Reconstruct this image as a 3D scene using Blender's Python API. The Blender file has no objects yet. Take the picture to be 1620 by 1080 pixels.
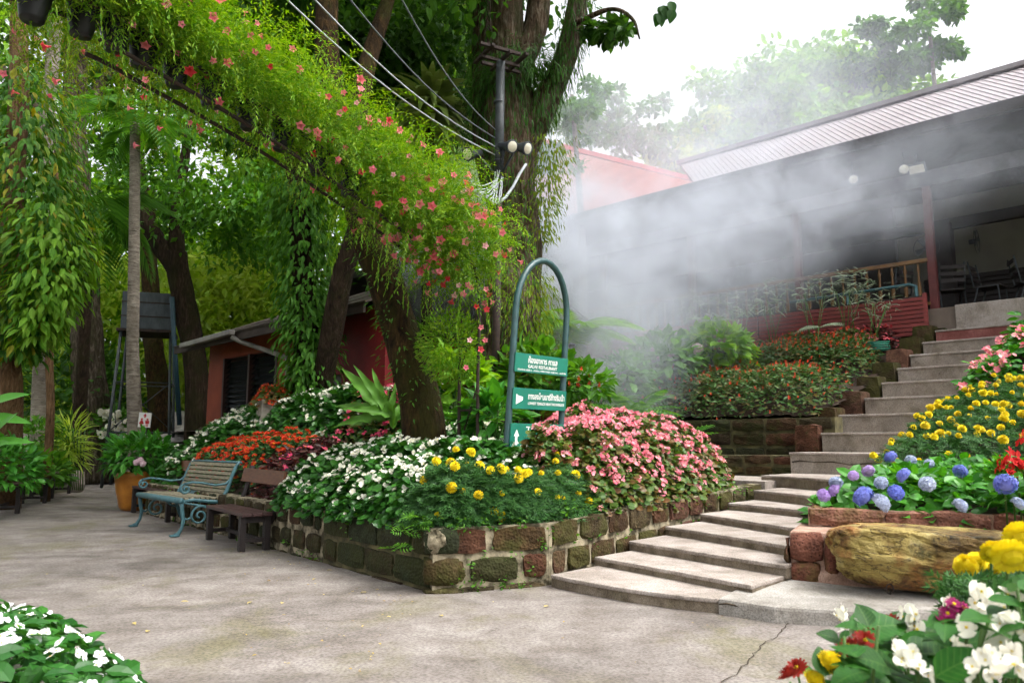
import bpy, bmesh, math, random
import numpy as np
from mathutils import Vector, Matrix, noise as mnoise

random.seed(7)
RNG = np.random.default_rng(11)
SC = bpy.context.scene
COL = SC.collection

# ------------------------------------------------------------------ camera
FPX, HOR, EYE = 1200.0, 160.0, 1.05
TILT = math.atan(HOR / FPX)
cam_data = bpy.data.cameras.new('camera')
cam_data.sensor_width = 36.0
cam_data.lens = 36.0 * FPX / 1620.0
cam_data.clip_start = 0.05
cam_data.clip_end = 2000
cam_data.dof.use_dof = True
cam_data.dof.focus_distance = 7.0
cam_data.dof.aperture_fstop = 5.0
cam = bpy.data.objects.new('camera', cam_data)
COL.objects.link(cam)
cam.location = (0, 0, EYE)
cam.rotation_euler = (math.pi / 2 + TILT, 0, 0)
SC.camera = cam

# ------------------------------------------------------------------ world, sun, exposure
SUN_EL, SUN_AZ = math.radians(60), math.radians(112)     # azimuth clockwise from +Y
world = bpy.data.worlds.new('World')
SC.world = world
world.use_nodes = True
wn = world.node_tree.nodes
wl = world.node_tree.links
wn.clear()
w_out = wn.new('ShaderNodeOutputWorld')
w_bg = wn.new('ShaderNodeBackground')
w_hs = wn.new('ShaderNodeHueSaturation')
w_sky = wn.new('ShaderNodeTexSky')
w_sky.sky_type = 'NISHITA'
w_sky.sun_disc = False
w_sky.sun_elevation = SUN_EL
w_sky.sun_rotation = SUN_AZ
w_sky.air_density = 1.0
w_sky.dust_density = 6.0
w_hs.inputs['Saturation'].default_value = 0.14            # white overcast sky
w_bg.inputs['Strength'].default_value = 0.15
wl.new(w_sky.outputs[0], w_hs.inputs['Color'])
wl.new(w_hs.outputs[0], w_bg.inputs['Color'])
wl.new(w_bg.outputs[0], w_out.inputs['Surface'])

sun_data = bpy.data.lights.new('sun', 'SUN')
sun_data.energy = 0.55
sun_data.angle = math.radians(35)
sun_data.color = (1.0, 0.96, 0.9)
sun = bpy.data.objects.new('sun', sun_data)
COL.objects.link(sun)
sd = Vector((math.sin(SUN_AZ) * math.cos(SUN_EL), math.cos(SUN_AZ) * math.cos(SUN_EL), math.sin(SUN_EL)))
sun.rotation_euler = sd.to_track_quat('Z', 'Y').to_euler()

SC.view_settings.view_transform = 'Standard'
SC.view_settings.look = 'None'
SC.view_settings.exposure = 1.5
SC.view_settings.gamma = 1.0
SC.view_settings.use_curve_mapping = False
SC.render.engine = 'CYCLES'
SC.cycles.max_bounces = 6
SC.cycles.diffuse_bounces = 2
SC.cycles.glossy_bounces = 2
SC.cycles.transmission_bounces = 3
SC.cycles.volume_bounces = 1
SC.cycles.volume_step_rate = 1.0
SC.cycles.volume_max_steps = 128
SC.cycles.use_adaptive_sampling = True
SC.cycles.adaptive_threshold = 0.08
SC.cycles.adaptive_min_samples = 16
SC.cycles.caustics_reflective = False
SC.cycles.caustics_refractive = False

# ------------------------------------------------------------------ measuring from the photograph
def ray(px, py):
    v = (py - 540.0) / FPX
    return Vector(((px - 810.0) / FPX, math.cos(TILT) + v * math.sin(TILT), math.sin(TILT) - v * math.cos(TILT)))
def G(px, py, z=0.0):
    d = ray(px, py); k = (z - EYE) / d.z
    return Vector((d.x * k, d.y * k, z))
def P(px, py, Y):
    d = ray(px, py); k = Y / d.y
    return Vector((d.x * k, Y, EYE + d.z * k))

EV = Vector((.724, -.690, 0))       # along the building and the step edges, to the right
NV = Vector((.690, .724, 0))        # up the stairs
ORG = Vector((.29, 5.80, 0))
def sc_of(x, y):
    return (x - .29) * .690 + (y - 5.8) * .724, (x - .29) * .724 - (y - 5.8) * .690
def from_sc(s, c, z=0.0):
    return Vector((.29 + .690 * s + .724 * c, 5.8 + .724 * s - .690 * c, z))

# ------------------------------------------------------------------ materials
def lin(c):
    if isinstance(c, str):
        c = [int(c[i:i + 2], 16) / 255 for i in (1, 3, 5)]
    return tuple(((u / 12.92) if u <= .04045 else ((u + .055) / 1.055) ** 2.4) for u in c) + (1.0,)

def new_mat(name):
    m = bpy.data.materials.new(name)
    m.use_nodes = True
    nt = m.node_tree
    nt.nodes.clear()
    out = nt.nodes.new('ShaderNodeOutputMaterial')
    bsdf = nt.nodes.new('ShaderNodeBsdfPrincipled')
    nt.links.new(bsdf.outputs[0], out.inputs['Surface'])
    return m, nt, bsdf, out

def ramp(nt, fac, stops):
    r = nt.nodes.new('ShaderNodeValToRGB')
    el = r.color_ramp.elements
    while len(el) < len(stops):
        el.new(.5)
    for e, (p, c) in zip(el, stops):
        e.position = p
        e.color = lin(c)
    nt.links.new(fac, r.inputs[0])
    return r.outputs[0]

def tex_noise(nt, scale, detail=4, rough=.55, vec=None, stretch=None, dist=0.0):
    n = nt.nodes.new('ShaderNodeTexNoise')
    n.inputs['Scale'].default_value = scale
    n.inputs['Detail'].default_value = detail
    n.inputs['Roughness'].default_value = rough
    n.inputs['Distortion'].default_value = dist
    if vec is None:
        t = nt.nodes.new('ShaderNodeTexCoord')
        vec = t.outputs['Object']
    if stretch:
        mp = nt.nodes.new('ShaderNodeMapping')
        mp.inputs['Scale'].default_value = stretch
        nt.links.new(vec, mp.inputs[0])
        vec = mp.outputs[0]
    nt.links.new(vec, n.inputs['Vector'])
    return n.outputs['Fac']

def mixc(nt, fac, a, b, mode='MIX'):
    m = nt.nodes.new('ShaderNodeMix')
    m.data_type = 'RGBA'
    m.blend_type = mode
    for sock, v in ((m.inputs[0], fac), (m.inputs[6], a), (m.inputs[7], b)):
        if isinstance(v, (int, float)):
            sock.default_value = v
        elif isinstance(v, (tuple, str)):
            sock.default_value = lin(v)
        else:
            nt.links.new(v, sock)
    return m.outputs[2]

def step(nt, fac, lo, hi):
    r = nt.nodes.new('ShaderNodeMapRange')
    r.interpolation_type = 'SMOOTHSTEP'
    r.inputs[1].default_value = lo
    r.inputs[2].default_value = hi
    nt.links.new(fac, r.inputs[0])
    return r.outputs[0]

def bump(nt, bsdf, h, strength=.4, dist=.02):
    b = nt.nodes.new('ShaderNodeBump')
    b.inputs['Strength'].default_value = strength
    b.inputs['Distance'].default_value = dist
    nt.links.new(h, b.inputs['Height'])
    nt.links.new(b.outputs[0], bsdf.inputs['Normal'])

def obj_random(nt):
    return nt.nodes.new('ShaderNodeObjectInfo').outputs['Random']

def world_pos(nt):
    return nt.nodes.new('ShaderNodeNewGeometry').outputs['Position']

def plain(name, c1, c2=None, scale=8, rough=.6, bstr=.15, metal=0, spec=.4, stretch=None, lo=.35, hi=.65, per_object=0.0):
    m, nt, b, o = new_mat(name)
    f = tex_noise(nt, scale, 5, .6, stretch=stretch)
    c2 = c2 or tuple(max(0, u * .8) for u in [int(c1[i:i + 2], 16) / 255 for i in (1, 3, 5)])
    c = ramp(nt, f, [(lo, c1), (hi, c2)])
    if per_object:
        hs = nt.nodes.new('ShaderNodeHueSaturation')
        mr = nt.nodes.new('ShaderNodeMapRange')
        mr.inputs[3].default_value = 1 - per_object
        mr.inputs[4].default_value = 1 + per_object
        nt.links.new(obj_random(nt), mr.inputs[0])
        nt.links.new(mr.outputs[0], hs.inputs['Value'])
        nt.links.new(c, hs.inputs['Color'])
        c = hs.outputs[0]
    nt.links.new(c, b.inputs['Base Color'])
    b.inputs['Roughness'].default_value = rough
    b.inputs['Metallic'].default_value = metal
    b.inputs['Specular IOR Level'].default_value = spec
    if bstr:
        bump(nt, b, tex_noise(nt, scale * 4, 4, .6, stretch=stretch), bstr, .01)
    return m

def leafmat(name, cols, transl=.35, rough=.5, spec=.22, tint=1.2):
    """cols: ramp of sRGB colours, one drawn per leaf."""
    m, nt, b, o = new_mat(name)
    rnd = nt.nodes.new('ShaderNodeNewGeometry').outputs['Random Per Island']
    n = len(cols)
    c = ramp(nt, rnd, [(i / max(1, n - 1), q) for i, q in enumerate(cols)])
    nt.links.new(c, b.inputs['Base Color'])
    b.inputs['Roughness'].default_value = rough
    b.inputs['Specular IOR Level'].default_value = min(spec, .3)
    if transl:
        t = nt.nodes.new('ShaderNodeBsdfTranslucent')
        hs = nt.nodes.new('ShaderNodeHueSaturation')
        hs.inputs['Hue'].default_value = .485
        hs.inputs['Saturation'].default_value = 1.1
        hs.inputs['Value'].default_value = tint
        nt.links.new(c, hs.inputs['Color'])
        nt.links.new(hs.outputs[0], t.inputs['Color'])
        mx = nt.nodes.new('ShaderNodeMixShader')
        mx.inputs[0].default_value = transl
        nt.links.new(b.outputs[0], mx.inputs[1])
        nt.links.new(t.outputs[0], mx.inputs[2])
        nt.links.new(mx.outputs[0], o.inputs['Surface'])
    return m

def petalmat(name, cols, transl=.3, rough=.6, per_object=True):
    m, nt, b, o = new_mat(name)
    rnd = nt.nodes.new('ShaderNodeNewGeometry').outputs['Random Per Island']
    if per_object:
        a = nt.nodes.new('ShaderNodeMath'); a.operation = 'ADD'
        nt.links.new(rnd, a.inputs[0]); nt.links.new(obj_random(nt), a.inputs[1])
        h = nt.nodes.new('ShaderNodeMath'); h.operation = 'MULTIPLY'; h.inputs[1].default_value = .5
        nt.links.new(a.outputs[0], h.inputs[0])
        rnd = h.outputs[0]
    n = len(cols)
    c = ramp(nt, rnd, [(i / max(1, n - 1), q) for i, q in enumerate(cols)])
    nt.links.new(c, b.inputs['Base Color'])
    b.inputs['Roughness'].default_value = rough
    b.inputs['Specular IOR Level'].default_value = .25
    t = nt.nodes.new('ShaderNodeBsdfTranslucent')
    nt.links.new(c, t.inputs['Color'])
    mx = nt.nodes.new('ShaderNodeMixShader')
    mx.inputs[0].default_value = transl
    nt.links.new(b.outputs[0], mx.inputs[1])
    nt.links.new(t.outputs[0], mx.inputs[2])
    nt.links.new(mx.outputs[0], o.inputs['Surface'])
    return m

def concrete(name, base, dark, light, stain=.5, sc=1.0, green=0.0):
    m, nt, b, o = new_mat(name)
    wp = world_pos(nt)
    big = tex_noise(nt, .55 * sc, 5, .62, wp, (1, 2.2, 1), .6)
    mid = tex_noise(nt, 3.0 * sc, 6, .65, wp, None, .3)
    fine = tex_noise(nt, 60 * sc, 3, .6, wp)
    c = ramp(nt, mid, [(.3, dark), (.5, base), (.72, light)])
    c = mixc(nt, step(nt, big, .42, .7), c, mixc(nt, .45, c, dark, 'MULTIPLY'))
    if green:
        g = tex_noise(nt, .8 * sc, 5, .65, wp, (1.4, 1, 1), .5)
        mk = nt.nodes.new('ShaderNodeMath'); mk.operation = 'MULTIPLY'; mk.inputs[1].default_value = green
        nt.links.new(step(nt, g, .5, .68), mk.inputs[0])
        c = mixc(nt, mk.outputs[0], c, '#6f6a48')
    pale = tex_noise(nt, 2.6 * sc, 8, .78, wp, (1, 1.6, 1), .8)
    mk2 = nt.nodes.new('ShaderNodeMath'); mk2.operation = 'MULTIPLY'; mk2.inputs[1].default_value = stain
    nt.links.new(step(nt, pale, .6, .72), mk2.inputs[0])
    c = mixc(nt, mk2.outputs[0], c, light)
    c = mixc(nt, .5, c, ramp(nt, fine, [(.34, '#6a655e'), (.6, '#ffffff')]), 'MULTIPLY')
    streak = tex_noise(nt, 5.5 * sc, 8, .75, wp, (.7, 2.6, 1), 1.4)
    c = mixc(nt, step(nt, streak, .58, .74), c, mixc(nt, .45, c, light))
    blot = tex_noise(nt, 7.0 * sc, 6, .7, wp)
    c = mixc(nt, step(nt, blot, .6, .72), c, mixc(nt, .55, c, dark, 'MULTIPLY'))
    nt.links.new(c, b.inputs['Base Color'])
    b.inputs['Roughness'].default_value = .75
    b.inputs['Specular IOR Level'].default_value = .3
    hh = nt.nodes.new('ShaderNodeMath'); hh.operation = 'ADD'
    nt.links.new(mid, hh.inputs[0]); nt.links.new(fine, hh.inputs[1])
    bump(nt, b, hh.outputs[0], .3, .006)
    return m

def laterite(name, cols, moss, mosscol, lo=.45, hi=.6, seed=0.0):
    """pitted block stone, each block its own tone, moss in patches"""
    m, nt, b, o = new_mat(name)
    wp = world_pos(nt)
    f = tex_noise(nt, 9, 6, .7, wp)
    v = nt.nodes.new('ShaderNodeTexVoronoi')
    v.inputs['Scale'].default_value = 48
    nt.links.new(wp, v.inputs['Vector'])
    rnd = obj_random(nt)
    n = len(cols)
    tone = ramp(nt, rnd, [(i / (n - 1), c) for i, c in enumerate(cols)])
    c = mixc(nt, .8, tone, ramp(nt, f, [(.3, '#3a332c'), (.5, '#a89c90'), (.7, '#ffffff')]), 'MULTIPLY')
    c = mixc(nt, step(nt, v.outputs['Distance'], .32, .1), c, mixc(nt, .7, c, '#241611', 'MULTIPLY'))
    g = tex_noise(nt, 3.2, 6, .7, wp, None, .4)
    ad = nt.nodes.new('ShaderNodeMath'); ad.operation = 'ADD'
    mr = nt.nodes.new('ShaderNodeMapRange')
    mr.inputs[3].default_value = -.12; mr.inputs[4].default_value = .12
    r2 = nt.nodes.new('ShaderNodeMath'); r2.operation = 'FRACT'
    r3 = nt.nodes.new('ShaderNodeMath'); r3.operation = 'MULTIPLY'; r3.inputs[1].default_value = 7.31
    nt.links.new(rnd, r3.inputs[0]); nt.links.new(r3.outputs[0], r2.inputs[0]); nt.links.new(r2.outputs[0], mr.inputs[0])
    nt.links.new(g, ad.inputs[0]); nt.links.new(mr.outputs[0], ad.inputs[1])
    mk = nt.nodes.new('ShaderNodeMath'); mk.operation = 'MULTIPLY'; mk.inputs[1].default_value = moss
    nt.links.new(step(nt, ad.outputs[0], lo, hi), mk.inputs[0])
    mc = mixc(nt, tex_noise(nt, 25, 4, .6, wp), mosscol, '#231f12')
    c = mixc(nt, mk.outputs[0], c, mc)
    nt.links.new(c, b.inputs['Base Color'])
    b.inputs['Roughness'].default_value = .9
    b.inputs['Specular IOR Level'].default_value = .2
    hh = nt.nodes.new('ShaderNodeMath'); hh.operation = 'ADD'
    nt.links.new(f, hh.inputs[0]); nt.links.new(v.outputs['Distance'], hh.inputs[1])
    bump(nt, b, hh.outputs[0], .6, .014)
    return m

def bark(name, c1, c2, c3, moss=None, mossamt=.5, vs=(7, 7, 1.3), mlo=.45, mhi=.6):
    m, nt, b, o = new_mat(name)
    wp = world_pos(nt)
    f = tex_noise(nt, 3.0, 7, .7, wp, vs, .6)
    g = tex_noise(nt, 2.0, 5, .6, wp)
    c = ramp(nt, f, [(.32, c1), (.5, c2), (.68, c3)])
    c = mixc(nt, .6, c, ramp(nt, g, [(.3, '#777068'), (.65, '#ffffff')]), 'MULTIPLY')
    if moss:
        ms = tex_noise(nt, 2.6, 6, .7, wp, (1, 1, .6))
        mk = nt.nodes.new('ShaderNodeMath'); mk.operation = 'MULTIPLY'; mk.inputs[1].default_value = mossamt
        nt.links.new(step(nt, ms, mlo, mhi), mk.inputs[0])
        c = mixc(nt, mk.outputs[0], c, mixc(nt, tex_noise(nt, 30, 3, .6, wp), moss, '#2c2a12'))
    nt.links.new(c, b.inputs['Base Color'])
    b.inputs['Roughness'].default_value = .9
    b.inputs['Specular IOR Level'].default_value = .15
    bump(nt, b, f, 1.0, .09)
    return m

M = {}
M['ground'] = plain('soil', '#4a3f2c', '#33401f', 1.2, .95, .5)
M['soil'] = plain('bed_soil', '#3a2a1c', '#251a10', 9, .95, .6)
M['court'] = concrete('courtyard_concrete', '#88807a', '#70675f', '#9c958f', .45, 1.0, .6)
M['step'] = concrete('step_concrete', '#aba097', '#8a7f74', '#bab1aa', .5, 1.4, .12)
M['riser'] = concrete('riser_concrete', '#978c80', '#786c60', '#aaa097', .4, 1.4, .2)
M['riser_dirty'] = concrete('dirty_riser_concrete', '#8a7d6c', '#5f5342', '#9d9181', .4, 2.2, .5)
M['apron'] = concrete('apron_concrete', '#a8a39b', '#8d867c', '#bab6b0', .5, 1.6)
M['redstep'] = concrete('red_painted_concrete', '#8f5650', '#7c4640', '#a8736a', .4, 1.4)
M['mortar'] = plain('mortar', '#a0957c', '#37311f', 8, .95, .9, lo=.4, hi=.6)
M['mortar_moss'] = plain('mossy_mortar', '#6b6443', '#2d2a19', 5, .95, .6)
M['block'] = laterite('mossy_laterite', ['#54402e', '#5c4a2e', '#4b432d', '#6a4636', '#565038'], .9, '#4c4c20', .42, .6)
M['block_dark'] = laterite('dark_mossy_stone', ['#45402c', '#523f2c', '#3b4630', '#4a3e30'], .85, '#3a401f', .44, .6)
M['block_red'] = laterite('red_laterite', ['#7a5648', '#6b4a3e', '#856252', '#5f463a'], .6, '#4a4524', .5, .66)
M['redwall'] = laterite('pink_brick', ['#9c6a5a', '#8f5c4e', '#a37868'], .6, '#7a6a3a', .5, .68)
M['rock_mortar'] = concrete('pink_mortar', '#b08f7c', '#8f6e5c', '#c8aa98', .5, 3.0)
M['teal'] = plain('teal_painted_iron', '#3f666c', '#2b4c52', 14, .5, .25, 0, .5, lo=.45, hi=.75)
M['slat'] = plain('weathered_slat', '#8d8670', '#5a5442', 14, .8, .4, stretch=(1, 12, 12), per_object=.18)
M['brown'] = plain('dark_brown_wood', '#4a2f2c', '#2f1d1b', 9, .5, .25, stretch=(1.5, 9, 9), spec=.45)
M['darkwood'] = plain('blackened_wood', '#2a211f', '#1a1413', 12, .6, .25, stretch=(9, 9, 1.5))
M['plank'] = plain('brown_plank', '#6a4228', '#4f2f1c', 6, .55, .2, stretch=(1.5, 9, 9))
M['ochre'] = plain('ochre_glazed_clay', '#b5772a', '#8f5718', 4, .35, .1, spec=.5)
M['blackpot'] = plain('black_plastic', '#16181a', '#0d0e10', 6, .4, .05)
M['rust'] = plain('rusty_steel', '#3b2a22', '#241b18', 18, .75, .3)
M['steel_dark'] = plain('dark_steel', '#3a4144', '#272c2e', 10, .5, .1, spec=.5)
M['signgreen'] = plain('green_sign_paint', '#14705c', '#0f6250', 3, .4, .03, spec=.4, lo=.3, hi=.8)
M['tubegreen'] = plain('dark_green_tube', '#2d4f50', '#22403f', 10, .4, .1, spec=.5)
M['white'] = plain('white_paint', '#e6e6e0', '#d6d6cf', 6, .5, .03)
M['redpaint'] = plain('red_paint', '#c01f26', '#ad1a20', 6, .5, .03)
M['tank'] = plain('grey_tank_sheet', '#4d545a', '#3b4247', 3, .55, .15, stretch=(3, 3, 1))
M['pipeblue'] = plain('blue_pipe', '#274450', '#1f3843', 6, .5, .05)
M['hutwall'] = plain('terracotta_wall', '#8c3f22', '#7a3219', 2.2, .75, .2)
M['hutred'] = plain('red_wall', '#8e2024', '#771a1d', 2.2, .7, .2)
M['hutroof'] = plain('brown_roof_sheet', '#40352d', '#2d241f', 5, .8, .3)
M['gutter'] = plain('white_gutter', '#8f8b84', '#716d66', 4, .55, .08)
M['louvre'] = plain('dark_glass_louvre', '#23282a', '#171b1c', 5, .25, .03, spec=.6)
M['frame'] = plain('window_frame_brown', '#3c2018', '#2c1711', 8, .6, .1)
M['curtain'] = plain('grey_curtain', '#77726c', '#5c5853', 6, .8, .1, stretch=(14, 14, .5))
M['greyroof'] = plain('grey_roof_sheet', '#9c9294', '#877d80', .9, .5, .05, stretch=(1, 1, 1), lo=.3, hi=.75)
M['ridge'] = plain('roof_ridge_sheet', '#8d8788', '#7b7576', 3, .5, .05)
M['redroof'] = plain('red_roof_sheet', '#c48078', '#b06a62', 1.0, .5, .05)
M['redridge'] = plain('red_ridge_sheet', '#c0433c', '#aa3a34', 3, .5, .05)
M['eave'] = plain('dark_eave_board', '#2f2826', '#201b1a', 5, .7, .1)
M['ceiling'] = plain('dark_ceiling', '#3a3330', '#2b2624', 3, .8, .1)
M['postred'] = plain('maroon_post', '#64302e', '#522523', 6, .5, .1)
M['slatred'] = plain('maroon_board', '#8a3c38', '#732f2c', 5, .5, .12, stretch=(1, 1, 6), per_object=.1)
M['balwood'] = plain('varnished_wood', '#7d5a32', '#604322', 7, .5, .1)
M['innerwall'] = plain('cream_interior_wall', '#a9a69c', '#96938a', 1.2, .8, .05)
M['floor'] = plain('terrace_floor', '#7a6c60', '#66594f', 2, .6, .1)
M['lampglass'] = plain('lamp_glass', '#d9d5c4', '#c5bfaa', 6, .25, .03, spec=.6)
M['lampbody'] = plain('lamp_body', '#3b4046', '#2d3136', 6, .45, .05)
M['cable'] = plain('grey_cable', '#b5b9be', '#9aa0a6', 6, .5, .0)
M['cabledark'] = plain('dark_cable', '#60666b', '#4c5156', 6, .5, .0)
M['corr'] = plain('asbestos_sheet', '#c4beb9', '#9a948f', 2.5, .85, .2)
M['potcon'] = plain('concrete_pot', '#a39c90', '#7b7468', 5, .85, .3)
M['hose'] = plain('green_hose', '#1f6f58', '#195c49', 5, .4, .0)
M['pebble'] = plain('pale_stone', '#c9c2b0', '#b0a896', 8, .8, .2)
M['crack'] = plain('crack_dirt', '#4a4034', '#3a3228', 8, .95, .0)

def rock_mat():
    m, nt, b, o = new_mat('ochre_rock')
    wp = world_pos(nt)
    f = tex_noise(nt, 4.2, 9, .72, wp, (1, 1, 1.15), .25)
    g = tex_noise(nt, 2.2, 5, .6, wp)
    c = ramp(nt, f, [(.33, '#2a200e'), (.41, '#7a6030'), (.5, '#b09a52'), (.6, '#c4b06a'), (.72, '#cfc29a')])
    c = mixc(nt, step(nt, g, .5, .64), c, mixc(nt, .8, c, '#d07a2c', 'MULTIPLY'))
    h = tex_noise(nt, 3.1, 6, .7, wp, (1.3, 1, 1.4))
    c = mixc(nt, step(nt, h, .54, .66), c, '#565020')
    cr = tex_noise(nt, 2.3, 5, .6, wp, (1, 1, 2.6), .5)
    ab = nt.nodes.new('ShaderNodeMath'); ab.operation = 'SUBTRACT'; ab.inputs[1].default_value = .5
    nt.links.new(cr, ab.inputs[0])
    aa = nt.nodes.new('ShaderNodeMath'); aa.operation = 'ABSOLUTE'; nt.links.new(ab.outputs[0], aa.inputs[0])
    c = mixc(nt, step(nt, aa.outputs[0], .012, .002), c, mixc(nt, .75, c, '#3a2c14'))
    pt_ = tex_noise(nt, 1.7, 4, .6, wp, (1, 1, .8))
    c = mixc(nt, step(nt, pt_, .5, .6), c, mixc(nt, .8, c, '#8a7040', 'MULTIPLY'))
    nt.links.new(c, b.inputs['Base Color'])
    b.inputs['Roughness'].default_value = .7
    bump(nt, b, f, 1.0, .12)
    return m
M['rock'] = rock_mat()

M['bark_big'] = bark('grey_bark', '#2f261e', '#5d5144', '#9b8f7e', '#3d4420', .5)
M['bark_orange'] = bark('orange_bark', '#4a3826', '#7d6042', '#9c8264', None, 0, (9, 9, 1))
M['bark_dark'] = bark('dark_bark', '#1f1812', '#3a2d22', '#57483a', '#2f3318', .55)
M['bark_moss'] = bark('mossy_bark', '#17110a', '#3c2c18', '#634b2a', '#454816', .7, (7, 7, 2.2), .44, .6)
M['bark_flaky'] = bark('flaky_brown_bark', '#2c211a', '#65523f', '#9c9080', '#33401c', .7)
M['bark_pale'] = bark('pale_ringed_bark', '#6f665a', '#968c7e', '#b5ac9e', None, 0, (2, 2, 9))

M['lf_dark'] = leafmat('dark_green_leaf', ['#274818', '#386022', '#467028', '#31561e'], .36)
M['lf_mid'] = leafmat('mid_green_leaf', ['#376420', '#4c7e2a', '#5e9232', '#437226'], .4)
M['lf_light'] = leafmat('light_green_leaf', ['#578a28', '#70a032', '#88b43e', '#64902e'], .45)
M['lf_yellow'] = leafmat('yellow_green_leaf', ['#86a838', '#a2be4a', '#b8cc60', '#789a36'], .55)
M['lf_vine'] = leafmat('vine_leaf', ['#46761c', '#609226', '#80ac34', '#50801f', '#94b03e', '#6c982c'], .47, .5, .2)
M['lf_veil'] = leafmat('hanging_vine_leaf', ['#4a681c', '#658224', '#7c942c', '#6a6a26'], .5, .55, .2)
M['lf_begonia'] = leafmat('begonia_leaf', ['#1f4a18', '#2d5f1f', '#3f7529', '#285419'], .25, .33, .45)
M['lf_marigold'] = leafmat('marigold_leaf', ['#2a4f26', '#3a6630', '#4d7a3c', '#2f5628'], .25, .5, .3)
M['lf_pinkbeg'] = leafmat('pink_begonia_leaf', ['#3a5a20', '#4d6d28', '#5f6f2c', '#6a4a2a', '#436524'], .3, .38, .4)
M['lf_hyd'] = leafmat('hydrangea_leaf', ['#2a6420', '#3f822a', '#579a36', '#337224'], .34, .36, .4)
M['lf_salvia'] = leafmat('salvia_leaf', ['#2f5226', '#446a33', '#587a40', '#6b5a32', '#3b5f2c'], .3, .5, .3)
M['lf_fern'] = leafmat('fern_leaf', ['#33661f', '#4a8029', '#5f9433', '#6ea03c'], .4, .5, .25)
M['lf_varieg'] = leafmat('variegated_leaf', ['#8a9c80', '#a8b59c', '#5f7a55', '#c0c9b4'], .35, .5, .25)
M['lf_dracaena'] = leafmat('dracaena_leaf', ['#3a5a22', '#56732e', '#7d8f4c', '#46672a'], .3, .35, .45)
M['lf_dkred'] = leafmat('dark_red_leaf', ['#3a1a1c', '#4d2424', '#5a3a2c', '#331618'], .25, .4, .4)
M['lf_litter'] = leafmat('dry_leaf', ['#a8923a', '#8a6a2c', '#c0b06a', '#6a4a26'], .2)
M['lf_climb'] = leafmat('climber_leaf', ['#2f5c1c', '#3f7024', '#5a8c30', '#356220', '#7a9a34', '#3a6a22', '#4c7e2a', '#a09a30'], .4)
M['lf_nest'] = leafmat('nest_fern_leaf', ['#35601c', '#447428', '#58862e', '#6a7a30'], .28, .5, .2)
M['lf_impatiens'] = leafmat('impatiens_leaf', ['#1f4c1c', '#2f6424', '#417a2e', '#285720'], .28, .38, .4)
def veined(name, cols):
    m = leafmat(name, cols, .3, .5, .2)
    nt = m.node_tree
    co = nt.nodes.new('ShaderNodeTexCoord').outputs['Object']
    sp_ = nt.nodes.new('ShaderNodeSeparateXYZ'); nt.links.new(co, sp_.inputs[0])
    def mt(op, a, b=None):
        q = nt.nodes.new('ShaderNodeMath'); q.operation = op
        for so, v in zip(q.inputs, (a, b)):
            if v is None: continue
            if isinstance(v, (int, float)): so.default_value = v
            else: nt.links.new(v, so)
        return q.outputs[0]
    ax = mt('ABSOLUTE', sp_.outputs[0])
    w = mt('PINGPONG', mt('SUBTRACT', sp_.outputs[1], mt('MULTIPLY', ax, .7)), .007)
    vein = mt('MAXIMUM', step(nt, w, .0014, .0), step(nt, ax, .0018, .0006))
    nz = tex_noise(nt, 60, 3, .6, co)
    b = [n for n in nt.nodes if n.type == 'BSDF_PRINCIPLED'][0]
    src = b.inputs['Base Color'].links[0].from_socket
    c = mixc(nt, mt('MULTIPLY', vein, .35), mixc(nt, .5, src, ramp(nt, nz, [(.3, '#9a9a9a'), (.7, '#ffffff')]), 'MULTIPLY'), '#7aa04c')
    nt.links.new(c, b.inputs['Base Color'])
    bump(nt, b, w, .5, .004)
    return m
M['lf_vein'] = veined('veined_begonia_leaf', ['#143a10', '#1f4c17', '#2c5c1e'])
M['lf_vein2'] = veined('veined_bright_leaf', ['#1a4615', '#28601c', '#387426'])
M['stem'] = plain('green_stem', '#4a6a2a', '#3a5620', 10, .6, .0)

M['fl_white'] = petalmat('white_petal', ['#f2f0e6', '#e9e6d4', '#f6f5ee'])
M['fl_purewhite'] = petalmat('pure_white_petal', ['#f1f0f2', '#f7f6f8', '#e8e6ea'])
M['fl_pink'] = petalmat('pink_petal', ['#e87f92', '#f3a9b0', '#de5f78', '#f4bcc0', '#e9848c'])
M['fl_hotpink'] = petalmat('hot_pink_petal', ['#d83a6a', '#e2557f', '#c92c58', '#e98aa0'])
M['fl_coral'] = petalmat('coral_trumpet_petal', ['#d8324a', '#e4576a', '#e88a94', '#d42c38', '#e9a0a4'])
M['fl_yellow'] = petalmat('yellow_petal', ['#e6cd12', '#f0dc22', '#dcbc0c', '#f2e244'], .25)
M['fl_orange'] = petalmat('orange_red_petal', ['#c8381a', '#d9502a', '#b52c14', '#e0683c'])
M['fl_red'] = petalmat('red_petal', ['#c01a1c', '#d62c28', '#a81418'])
M['fl_dkred'] = petalmat('dark_red_petal', ['#7a1a16', '#9a2a1e', '#641412'])
M['fl_magenta'] = petalmat('magenta_petal', ['#8a1a56', '#a42a68', '#701448'])
M['fl_blue'] = petalmat('blue_petal', ['#5a68c4', '#6f7fd4', '#8a8fd8', '#7a90e0'])
M['fl_lilac'] = petalmat('lilac_petal', ['#a884cc', '#b89ad4', '#c6aedd'])
M['fl_paleblue'] = petalmat('pale_blue_petal', ['#aeb8d4', '#c8cfe0', '#8c9cc4', '#d8dcc8'])
M['fl_palepink'] = petalmat('pale_pink_petal', ['#e4ccd4', '#d8b8c4', '#eaded8'])

# ------------------------------------------------------------------ building blocks
WOFF = {}                                   # world offset of every thing's root, shared by its parts

def tag(o, label=None, cat=None, group=None, kind=None):
    if label: o['label'] = label
    if cat: o['category'] = cat
    if group: o['group'] = group
    if kind: o['kind'] = kind
    return o

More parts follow.
